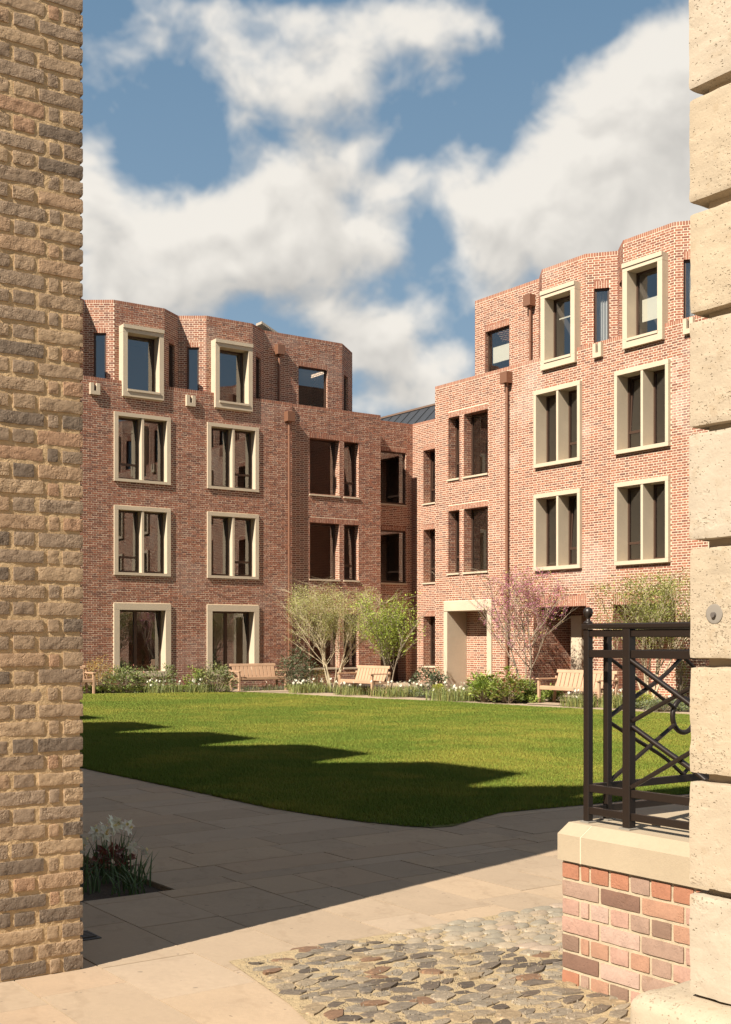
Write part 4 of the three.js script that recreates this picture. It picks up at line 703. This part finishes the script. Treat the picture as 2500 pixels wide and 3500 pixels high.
// mown grass
{
  const r = rng(3), b = new MB();
  for (let i = 0; i < 6; i++) { const t = i / 6 * 6.28 + r(), x = Math.cos(t) * .014 * r(), z = Math.sin(t) * .014 * r(), h = .022 + .016 * r(), lx = Math.cos(t + r()) * .012, lz = Math.sin(t + r()) * .012, w = .0028, cx = Math.sin(t) * w, cz = -Math.cos(t) * w, c = [.8 + .4 * r(), .8 + .4 * r(), .8]; b.tri([x - cx, 0, z - cz], [x + cx, 0, z + cz], [x + lx, h, z + lz], c); }
  const N = 330000, im = new THREE.InstancedMesh(b.geometry(), M.grass, N); im.name = 'grass'; im.userData.kind = 'stuff'; im.castShadow = im.receiveShadow = true;
  const m = new THREE.Matrix4(), q = new THREE.Quaternion(), Y = new THREE.Vector3(0, 1, 0), p = new THREE.Vector3(), s = new THREE.Vector3(), col = new THREE.Color(); let k = 0;
  const [GX, GZ] = [-22.6, 1.5];
  while (k < N) {
    const al = -22.5 + r() * 15.6, be = 1.8 + Math.pow(r(), .62) * 26.8; if (!inside(LAWN, al, be)) continue;
    const [px, py, D] = pixelOf(al, 0, be); if (px < 180 || px > 2480) { if (r() < .9) continue; }
    q.setFromAxisAngle(Y, r() * 6.28); const e = .75 + .6 * r() + .2 * noise(al * .7, be * .7, 2), wd = 1 + D * .035; p.set(al, .004, be); s.set(wd, e, wd); m.compose(p, q, s); im.setMatrixAt(k, m);
    const f = fbm(al * .45, be * .45, 8, 3), f2 = fbm(al * 2.5, be * 2.5, 3, 2), dry = clamp(.28 + f * .75 + f2 * .5 + (r() - .5) * .5); const c = mix3([.115, .165, .010], [.245, .235, .03], dry); col.setRGB(...c); im.setColorAt(k, col); k++;
  }
  lawn.add(im);
}

// ------------------------------------------------------------------ benches
function bench(label, [al, be], turn, len) {                 // x along, z to the front; the origin lies between the front feet
  const t = thing('garden_bench', label, 'bench', [al, 0, be], turn, 'timber benches round the lawn'), W = M.timber, h = len / 2;
  for (const s of [-1, 1]) {
    part('leg', softBox(.065, .60, .065, .006), W, t, [s * (h - .033), .30, -.033]);
    const b = part('leg', softBox(.06, .70, .065, .006), W, t, [s * (h - .033), .33, -.60]); b.rotation.x = -.16;
    part('armrest', softBox(.10, .032, .70, .008), W, t, [s * (h - .035), .616, -.31]);
    part('side_rail', softBox(.035, .07, .58, .004), W, t, [s * (h - .035), .36, -.31]);
  }
  part('front_rail', softBox(len - .13, .085, .035, .005), W, t, [0, .385, -.035]);
  for (let i = 0; i < 6; i++) part('seat_slat', softBox(len - .14, .022, .078, .003), W, t, [0, .432 - i * .010, -.075 - i * .088]);
  const n = Math.round(len / .165); for (let i = 0; i < n; i++) { const m = part('back_slat', softBox((len - .2) / n - .022, .44, .022, .003), W, t, [mix(-h + .1 + (len - .2) / n / 2, h - .1 - (len - .2) / n / 2, i / (n - 1)), .59, -.60]); m.rotation.x = -.3; }
  const r = part('back_rail', softBox(len - .08, .085, .034, .005), W, t, [0, .80, -.665]); r.rotation.x = -.3;
  shade(t); return t;
}
{ const a = ground(820, 2361), b = ground(980.5, 2359.5), c = [(a[0] + b[0]) / 2, (a[1] + b[1]) / 2];
  bench('slatted timber bench under the ground-floor stone window, beside the glossy viburnum', c, 0, 1.76);
  const d = ground(326, 2371.5); bench('timber bench half hidden by the old brick gate wall', [d[0] - .88, d[1]], 0, 1.76);
  const e = ground(1158, 2371.5); bench('timber bench seen end-on among white narcissi below the two small trees', [e[0], e[1] + .84], -Math.PI / 2, 1.72);
  const f = ground(1838, 2402.5); bench('timber bench before the arcade, partly behind the iron railing', [f[0], f[1] + 1.06], -Math.PI / 2, 2.15); }

// ------------------------------------------------------------------ plants
const leaf = (mb, p, d, n, len, wid, c) => {               // a folded blade-shaped leaf
  const sx = d[1] * n[2] - d[2] * n[1], sy = d[2] * n[0] - d[0] * n[2], sz = d[0] * n[1] - d[1] * n[0], w = wid / 2, m = .45;
  const mid = [p[0] + d[0] * len * m - n[0] * wid * .12, p[1] + d[1] * len * m - n[1] * wid * .12, p[2] + d[2] * len * m - n[2] * wid * .12], tip = [p[0] + d[0] * len, p[1] + d[1] * len - len * .08, p[2] + d[2] * len];
  const L = [p[0] + d[0] * len * m + sx * w, p[1] + d[1] * len * m + sy * w, p[2] + d[2] * len * m + sz * w], R = [p[0] + d[0] * len * m - sx * w, p[1] + d[1] * len * m - sy * w, p[2] + d[2] * len * m - sz * w];
  mb.tri(p, mid, L, c); mb.tri(mid, tip, L, c); mb.tri(p, R, mid, c); mb.tri(mid, R, tip, c);
};
const unit = (r) => { const z = r() * 2 - 1, t = r() * 6.283, s = Math.sqrt(1 - z * z); return [s * Math.cos(t), z, s * Math.sin(t)]; };
const norm = (v) => { const l = Math.hypot(...v) || 1; return [v[0] / l, v[1] / l, v[2] / l]; };
const jit = (c, r, k = .22) => { const j = 1 - k + 2 * k * r(); return [c[0] * j, c[1] * j * (1 - .06 + .12 * r()), c[2] * j]; };
function sprig(mb, r, p, out, n, spread, len, wid, cols) { for (let i = 0; i < n; i++) { const o = unit(r), q = [p[0] + o[0] * spread, p[1] + o[1] * spread * .8, p[2] + o[2] * spread], d = norm([o[0] + out[0] * .7, o[1] * .6 + out[1] * .7 + .15, o[2] + out[2] * .7]), u = unit(r), nn = norm([u[0] * .6 - d[0] * .2, Math.abs(u[1]) + .5, u[2] * .6]); leaf(mb, q, d, nn, len * (.6 + .7 * r()), wid * (.6 + .7 * r()), jit(cols[Math.floor(r() * cols.length)], r)); } }
function shrub(name, label, category, px, py, wPx, hPx, o = {}) {
  const [al, be] = ground(px, py), D = EYE * F / (py - HZ), R = wPx / 2 * D / F, H = hPx * D / F, r = rng(o.seed ?? Math.round(px * 7 + py)), t = thing(name, label, category, [al, 0, be], 0, o.group);
  const stems = [], mb = new MB(), tips = new MB(), n = Math.round((o.clumps ?? 46) * 1.5), { len = .07, wid = .035, cols = [[.09, .16, .03], [.13, .2, .045]], per = 20 } = o;
  for (let i = 0; i < n; i++) {
    const a = r() * 6.283, k = Math.pow(r(), .55), e = Math.pow(r(), .7), top = [Math.cos(a) * R * k, H * (.12 + .88 * e * Math.sqrt(1 - k * k * .75)) * (.8 + .25 * r()), Math.sin(a) * R * k];
    const b = [top[0] * .22, 0, top[2] * .22], m = [top[0] * .62, top[1] * .55, top[2] * .62];
    if (i % 2 === 0) stems.push(tube([V(...b), V(...m), V(...top)], .009 + .004 * r(), .003, 4));
    sprig(mb, r, top, norm([top[0], R * .6, top[2]]), per, R * .16 + .03, len, wid, cols);
    if (o.tips && r() < (o.tipShare ?? .5)) sprig(tips, r, [top[0], top[1] + .03, top[2]], [0, 1, 0], o.tipN ?? 8, .035, o.tipLen ?? .04, o.tipWid ?? .03, o.tips);
  }
  part('stems', merged(stems), M.bark, t); mb.build('foliage', M.leaf, t); if (tips.p.length) tips.build(o.tipName ?? 'flowers', M.leaf, t);
  shade(t); return t;
}
const G = { gold: [[.46, .32, .06], [.5, .27, .06], [.36, .32, .06]], mid: [[.17, .21, .045], [.24, .27, .06], [.12, .155, .035]], bright: [[.25, .32, .04], [.32, .38, .06], [.2, .27, .035]], dark: [[.06, .085, .03], [.09, .12, .04], [.13, .14, .06]], grey: [[.16, .19, .12], [.2, .22, .15]], lime: [[.42, .44, .05], [.5, .46, .06], [.35, .4, .05]] };
shrub('spiraea_bush', 'gold and orange leaved bush beside the half-hidden bench', 'shrub', 340, 2367, 130, 128, { cols: G.gold, len: .05, wid: .025, clumps: 70, per: 22 });
shrub('garden_shrub', 'mid-green large-leaved shrub next to the gold bush, below the stone window', 'shrub', 422, 2367, 120, 98, { cols: G.mid, len: .1, wid: .06, clumps: 40 });
shrub('garden_shrub', 'sparse shrub with pinkish young shoots before the stone window sill', 'shrub', 472, 2365, 60, 96, { cols: G.mid, len: .08, wid: .04, clumps: 16, per: 8, tips: [[.5, .17, .1], [.45, .2, .13]], tipName: 'young_shoots', tipLen: .09, tipWid: .03, tipN: 6 });
shrub('garden_shrub', 'upright green shrub at the right jamb of the first ground-floor window', 'shrub', 545, 2367, 120, 104, { cols: G.mid, len: .09, wid: .045, clumps: 34 });
shrub('garden_shrub', 'small fresh green shrub between the two ground-floor stone windows', 'shrub', 664, 2367, 56, 98, { cols: G.bright, len: .09, wid: .05, clumps: 20 });
shrub('garden_shrub', 'leafy green shrub at the left end of the slatted bench', 'shrub', 738, 2368, 130, 100, { cols: [[.2, .22, .06], [.26, .27, .08], [.14, .16, .05]], len: .1, wid: .05, clumps: 44 });
shrub('viburnum', 'tall glossy dark viburnum with tan flower heads at the foot of the downpipe', 'shrub', 1012, 2358, 122, 142, { cols: [[.08, .11, .04], [.13, .15, .06], [.17, .18, .09]], len: .12, wid: .045, clumps: 70, per: 18, tips: [[.36, .2, .14], [.42, .26, .19]], tipLen: .035, tipN: 14 });
shrub('spiraea_bush', 'low orange tinged bush at the foot of the pale multi-stem tree', 'shrub', 1085, 2358, 90, 80, { cols: G.gold.concat(G.mid), len: .045, wid: .022, clumps: 44 });
shrub('garden_shrub', 'dark leathery shrub at the left foot of the stone portal', 'shrub', 1470, 2374, 108, 92, { cols: G.dark, len: .11, wid: .06, clumps: 40, per: 14 });
shrub('euphorbia', 'yellow flowering euphorbia mound by the stone portal', 'flowering plant', 1499, 2379, 44, 46, { cols: G.lime, len: .035, wid: .03, clumps: 50, per: 22 });
shrub('hydrangea', 'lush big-leaved green plant right of the stone portal', 'shrub', 1655, 2399, 110, 96, { cols: G.bright, len: .14, wid: .09, clumps: 44, per: 14 });
shrub('hydrangea', 'big-leaved green plant with a few russet leaves left of the arcade bench', 'shrub', 1738, 2402, 110, 112, { cols: G.bright.concat([[.3, .14, .06]]), len: .12, wid: .07, clumps: 44, per: 14 });
shrub('garden_shrub', 'loose green shrub at the left arm of the arcade bench', 'shrub', 1800, 2398, 80, 78, { cols: G.mid.concat(G.bright), len: .1, wid: .05, clumps: 30 });
shrub('dwarf_conifer', 'narrow dark upright conifer inside the stone portal', 'shrub', 1637, 2362, 24, 66, { cols: G.dark, len: .05, wid: .02, clumps: 40, per: 16 });
shrub('garden_shrub', 'low silver-grey bush at the foot of the portal recess', 'shrub', 1606, 2360, 34, 26, { cols: G.grey, len: .04, wid: .015, clumps: 26 });
shrub('euphorbia', 'yellow flowering euphorbia mound seen through the iron lattice', 'flowering plant', 2196, 2418, 78, 56, { cols: G.lime.concat([[.2, .28, .05]]), len: .04, wid: .03, clumps: 60, per: 22 });
shrub('garden_shrub', 'low clipped green mound seen through the railing beside the path', 'shrub', 2268, 2430, 130, 44, { cols: G.mid.concat(G.grey), len: .04, wid: .025, clumps: 80, per: 22 });
shrub('garden_shrub', 'fresh green clump under the seat of the arcade bench', 'shrub', 1886, 2398, 70, 52, { cols: G.bright, len: .09, wid: .05, clumps: 30 });
shrub('climbing_plant', 'sparse climber against the brick pier between the arcade openings', 'shrub', 2328, 2405, 44, 190, { cols: G.mid.concat(G.bright), len: .05, wid: .03, clumps: 40, per: 12 });
shrub('climbing_plant', 'sparse young climber against the brick left of the stone portal', 'shrub', 1502, 2366, 26, 120, { cols: G.bright.concat(G.gold), len: .06, wid: .03, clumps: 12, per: 7 });

// multi-stemmed small trees
function smallTree(name, label, px, py, wPx, hPx, o) {
  const [al, be] = ground(px, py), D = EYE * F / (py - HZ), R = wPx / 2 * D / F, H = hPx * D / F, r = rng(o.seed), t = thing(name, label, 'tree', [al, 0, be]);
  const stems = [], mb = new MB(), fl = new MB(), lo = o.low ?? .35;
  const grow = (p, d, len, rad, lvl) => {
    const pts = [p.clone()]; let q = p.clone(), dir = d.clone(); const n = 5, cap = .82 + .2 * r();
    for (let i = 1; i <= n; i++) { dir.add(V((r() - .5) * .28, .05 + (r() - .5) * .1, (r() - .5) * .28)).normalize(); if (q.y > H * cap) { dir.y = Math.min(dir.y, .25); dir.normalize(); } q = q.clone().addScaledVector(dir, len / n); pts.push(q); }
    stems.push(tube(pts, rad, rad * .45, lvl < 1 ? 6 : 4));
    if (lvl < o.levels) { const k = o.fork[lvl]; for (let i = 0; i < k; i++) { const f = .3 + .7 * (i + r()) / k, at0 = pts[Math.min(n, Math.max(1, Math.round(f * n)))], a = r() * 6.283, sp = .5 + .35 * r(); grow(at0, dir.clone().multiplyScalar(.8).add(V(Math.cos(a) * sp, .25 * r(), Math.sin(a) * sp)).normalize(), len * (.5 + .22 * r()), rad * .5, lvl + 1); } }
    if (lvl >= o.levels - 1) for (let i = 2; i <= n; i++) { const P = pts[i], rel = P.y / H; if (rel < lo || (P.x * P.x + P.z * P.z) > R * R * 1.25 || rel > 1.04) continue; sprig(mb, r, [P.x, P.y, P.z], [dir.x, dir.y, dir.z], o.per, o.spread, o.len, o.wid, o.cols); if (o.flowers && r() < .8) sprig(fl, r, [P.x, P.y, P.z], [dir.x, .6, dir.z], o.flowerN, .05, .036, .028, o.flowers); }
  };
  for (let i = 0; i < o.stems; i++) { const a = i / o.stems * 6.283 + r(), k = .25 + .75 * r(), lean = o.lean * k; grow(V(Math.cos(a) * .06, 0, Math.sin(a) * .06), V(Math.cos(a) * lean, 1, Math.sin(a) * lean).normalize(), H * (.62 + .12 * r()) * Math.sqrt(1 + lean * lean) * .92, o.rad * (.7 + .5 * r()), 0); }
  part('trunk', merged(stems), o.bark, t); mb.build('crown', M.leaf, t); if (fl.p.length) fl.build('blossom', M.leaf, t); shade(t); return t;
}
smallTree('serviceberry_tree', 'pale multi-stem small tree with tiny yellow-green leaves before the brick windows', 1136, 2360, 285, 345, { seed: 5, stems: 9, lean: .36, rad: .024, levels: 3, fork: [5, 4, 4], per: 6, spread: .08, len: .048, wid: .028, cols: [[.42, .42, .12], [.48, .46, .17], [.34, .36, .09]], bark: M.silverBark, low: .48 });
smallTree('spindle_tree', 'bright green small tree with dark stems at the inner corner of the court', 1330, 2370, 200, 325, { seed: 8, stems: 7, lean: .30, rad: .022, levels: 2, fork: [6, 4], per: 9, spread: .12, len: .085, wid: .042, cols: [[.30, .36, .03], [.36, .42, .045], [.23, .30, .025]], bark: M.bark, low: .22 });
smallTree('redbud_tree', 'pink blossoming small tree beside the long downpipe', 1800, 2386, 300, 425, { seed: 14, stems: 5, lean: .34, rad: .032, levels: 3, fork: [5, 4, 3], per: 2, spread: .05, len: .06, wid: .05, cols: [[.36, .31, .06], [.30, .2, .06], [.40, .34, .09]], bark: M.bark, low: .3, flowers: [[.60, .20, .33], [.64, .26, .40], [.5, .14, .27]], flowerN: 11 });
smallTree('multi_stem_tree', 'olive green multi-stem tree before the arcade, rising behind the iron railing', 2216, 2412, 330, 440, { seed: 21, stems: 7, lean: .38, rad: .03, levels: 3, fork: [5, 4, 3], per: 5, spread: .10, len: .065, wid: .036, cols: [[.26, .29, .04], [.33, .34, .06], [.2, .23, .035]], bark: M.silverBark, low: .42 });

// strap leaves and narcissi
const blade = (mb, r, x, y0, z, h, w, lean, c) => { const a = r() * 6.283, cx = Math.cos(a), cz = Math.sin(a), sx = -cz * w / 2, sz = cx * w / 2; let p = [x, y0, z]; for (let i = 1; i <= 3; i++) { const f = i / 3, q = [x + cx * lean * f * f, y0 + h * f * (1 - .12 * f), z + cz * lean * f * f], k0 = 1 - (i - 1) / 3 * .5, k1 = i < 3 ? 1 - f * .5 : .08; mb.face([p[0] - sx * k0, p[1], p[2] - sz * k0], [p[0] + sx * k0, p[1], p[2] + sz * k0], [q[0] + sx * k1, q[1], q[2] + sz * k1], [q[0] - sx * k1, q[1], q[2] - sz * k1], c); p = q; } };
const bloom = (mb, r, p, s, tilt, col, cup) => { const a0 = r() * 6.283, n = norm([Math.cos(a0) * tilt, .5, Math.sin(a0) * tilt]), u = norm([n[1], -n[0], .01]), v = [n[1] * u[2] - n[2] * u[1], n[2] * u[0] - n[0] * u[2], n[0] * u[1] - n[1] * u[0]]; for (let i = 0; i < 6; i++) { const t = i / 6 * 6.283, d = [u[0] * Math.cos(t) + v[0] * Math.sin(t) - n[0] * .1, u[1] * Math.cos(t) + v[1] * Math.sin(t) - n[1] * .1, u[2] * Math.cos(t) + v[2] * Math.sin(t) - n[2] * .1]; leaf(mb, p, d, n, s, s * .62, jit(col, r, .08)); } const tip = [p[0] + n[0] * s * .5, p[1] + n[1] * s * .5, p[2] + n[2] * s * .5]; for (let i = 0; i < 6; i++) { const t = i / 6 * 6.283, t2 = (i + 1) / 6 * 6.283, rr = s * .24, e = (q) => [tip[0] + (u[0] * Math.cos(q) + v[0] * Math.sin(q)) * rr, tip[1] + (u[1] * Math.cos(q) + v[1] * Math.sin(q)) * rr, tip[2] + (u[2] * Math.cos(q) + v[2] * Math.sin(q)) * rr]; mb.tri(p, e(t), e(t2), cup); } };
function narcissi(label, px, py, wPx, o = {}) {              // a drift of strap leaves with white flowers
  const [al, be] = ground(px, py), D = EYE * F / (py - HZ), R = wPx / 2 * D / F, r = rng(Math.round(px * 3 + py)), t = thing('narcissus_clump', label, 'flowers', [al, 0, be]), lv = new MB(), fl = new MB(), st = new MB(), n = o.n ?? 160, H = o.h ?? .36;
  for (let i = 0; i < n; i++) { const u = (r() * 2 - 1) * R, w = (r() * 2 - 1) * (o.deep ?? .35), x = u * Math.cos(.0) * (o.alongZ ? 0 : 1) + (o.alongZ ? w : 0), z = o.alongZ ? u : w; blade(lv, r, x, 0, z, H * (.6 + .5 * r()), .016, .05 + .14 * r(), jit((o.cols ?? [[.21, .23, .05], [.16, .2, .045], [.28, .27, .07]])[Math.floor(r() * (o.cols?.length ?? 3))], r, .3)); if (i < (o.flowers ?? 20)) { const h = H * (.75 + .6 * r()); blade(st, r, x, 0, z, h, .008, .02, [.11, .18, .05]); bloom(fl, r, [x, h * .89, z], .040, 1, [.78, .76, .64], [.72, .6, .28]); } }
  lv.build('leaves', M.leaf, t); st.build('stalks', M.leaf, t); fl.build('blooms', M.petal, t); shade(t); return t;
}
M.petal = new THREE.MeshPhysicalMaterial({ vertexColors: true, roughness: .8, transmission: .25, thickness: 0, side: THREE.DoubleSide });
narcissi('white narcissi under the first ground-floor stone window', 560, 2369, 110, { flowers: 22, n: 216 });
narcissi('white narcissi between the two ground-floor stone windows', 682, 2369, 90, { flowers: 26, n: 216 });
narcissi('strap leaves with few flowers under the slatted bench', 890, 2360, 150, { flowers: 4, n: 216, h: .24, cols: [[.16, .15, .05], [.09, .13, .04]] });
narcissi('dense white narcissi at the right end of the slatted bench', 1060, 2367, 150, { flowers: 34, n: 432 });
narcissi('white narcissi under the end-on bench', 1210, 2374, 120, { flowers: 26, n: 351, deep: .5 });
narcissi('white narcissi at the foot of the bright green corner tree', 1360, 2380, 170, { flowers: 30, n: 513, deep: .5 });
narcissi('tall strap leaves and white flowers in front of the stone portal', 1560, 2394, 190, { flowers: 26, n: 621, h: .42, deep: .5 });
narcissi('strap leaf drift with white flowers right of the arcade bench leg', 2010, 2414, 170, { flowers: 22, n: 567, deep: .45, alongZ: false });
narcissi('strap leaf drift before the multi-stem tree', 2120, 2418, 130, { flowers: 9, n: 405, h: .4 });
narcissi('grey-green strap leaves by the yellow euphorbia behind the railing', 2290, 2424, 120, { flowers: 4, n: 351, h: .3, cols: [[.13, .18, .09], [.1, .16, .05]] });
// low leafy ground cover along the bed edges
{
  const r = rng(88), mb = new MB(); const strip = (x0, y0, x1, y1, n, back, cols, s) => { for (let i = 0; i < n; i++) { const f = r(), [a, b] = ground(mix(x0, x1, f), mix(y0, y1, f)), back_ = r() * back, A = a + back_ * (x0 > 1000 ? .8 : .12) + (r() - .5) * .1, B = b - back_ * (x0 > 1000 ? .3 : 1); const h = .03 + .12 * r(); sprig(mb, r, [A, h, B], [0, .8, .3], 5, .05, s, s * .8, cols); } };
  strip(290, 2369, 790, 2365, 900, .7, G.bright, .075); strip(990, 2362, 1130, 2367, 160, .6, G.mid, .06); strip(1130, 2367, 1480, 2386, 420, .7, G.mid.concat(G.grey), .05); strip(1600, 2394, 1830, 2404, 420, .9, G.bright, .08); strip(1990, 2413, 2340, 2432, 520, .8, G.mid.concat(G.grey), .05);
  const g = part('ground_cover', mb.geometry(), M.leaf, scene); const [X, Z] = toWorld(0, 0); g.position.set(X, 0, Z); g.rotation.y = TURN; g.userData = { kind: 'stuff', label: 'low bright green leaves covering the bed edges', category: 'ground cover' };
}
// the shaded bed behind the gate wall
{
  const spots = [[330, 2985, .35, 4, 'pale narcissi with the tallest double flowers in the shaded bed'], [395, 3000, .38, 5, 'cluster of pale narcissi leaning over the paving from the shaded bed'], [480, 3012, .27, 3, 'short pale narcissi at the outer corner of the shaded bed'], [300, 3030, .32, 3, 'pale narcissi close against the old brick wall'], [430, 3040, .2, 0, 'low strap leaves at the front of the shaded bed']];
  for (const [i, [px, py, h, n, label]] of spots.entries()) { const [al, be] = ground(px, py), r = rng(600 + i), t = thing('narcissus_clump', label, 'flowers', [Math.min(al, BED[1] - .12), -.03, Math.min(be, BED[3] - .12)]), lv = new MB(), fl = new MB(), st = new MB();
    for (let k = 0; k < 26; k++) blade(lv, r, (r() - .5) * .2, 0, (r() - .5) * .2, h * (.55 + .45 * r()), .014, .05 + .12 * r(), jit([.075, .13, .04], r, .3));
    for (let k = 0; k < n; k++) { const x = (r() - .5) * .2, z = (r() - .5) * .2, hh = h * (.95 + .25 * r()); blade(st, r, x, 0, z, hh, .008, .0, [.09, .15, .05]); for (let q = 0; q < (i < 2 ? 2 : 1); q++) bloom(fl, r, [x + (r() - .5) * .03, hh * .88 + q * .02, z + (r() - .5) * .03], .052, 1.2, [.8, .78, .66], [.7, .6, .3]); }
    lv.build('leaves', M.leaf, t); st.build('stalks', M.leaf, t); fl.build('blooms', M.petal, t); shade(t); }
  const [al, be] = ground(425, 3000), h = thing('heuchera', 'dark red-leaved low plant among the narcissi in the shaded bed', 'plant', [al - .05, -.03, be - .1]), r = rng(700), mb = new MB(); for (let k = 0; k < 34; k++) { const o = unit(r); sprig(mb, r, [o[0] * .13, .06 + Math.abs(o[1]) * .14, o[2] * .13], [o[0], .5, o[2]], 3, .03, .08, .05, [[.16, .04, .025], [.2, .06, .03]]); } mb.build('foliage', M.leaf, h); const st = new MB(); st.box(-.004, .004, 0, .1, -.004, .004, [.1, .05, .03]); st.build('stem', M.leaf, h); shade(h);
}

renderer.render(scene, camera);
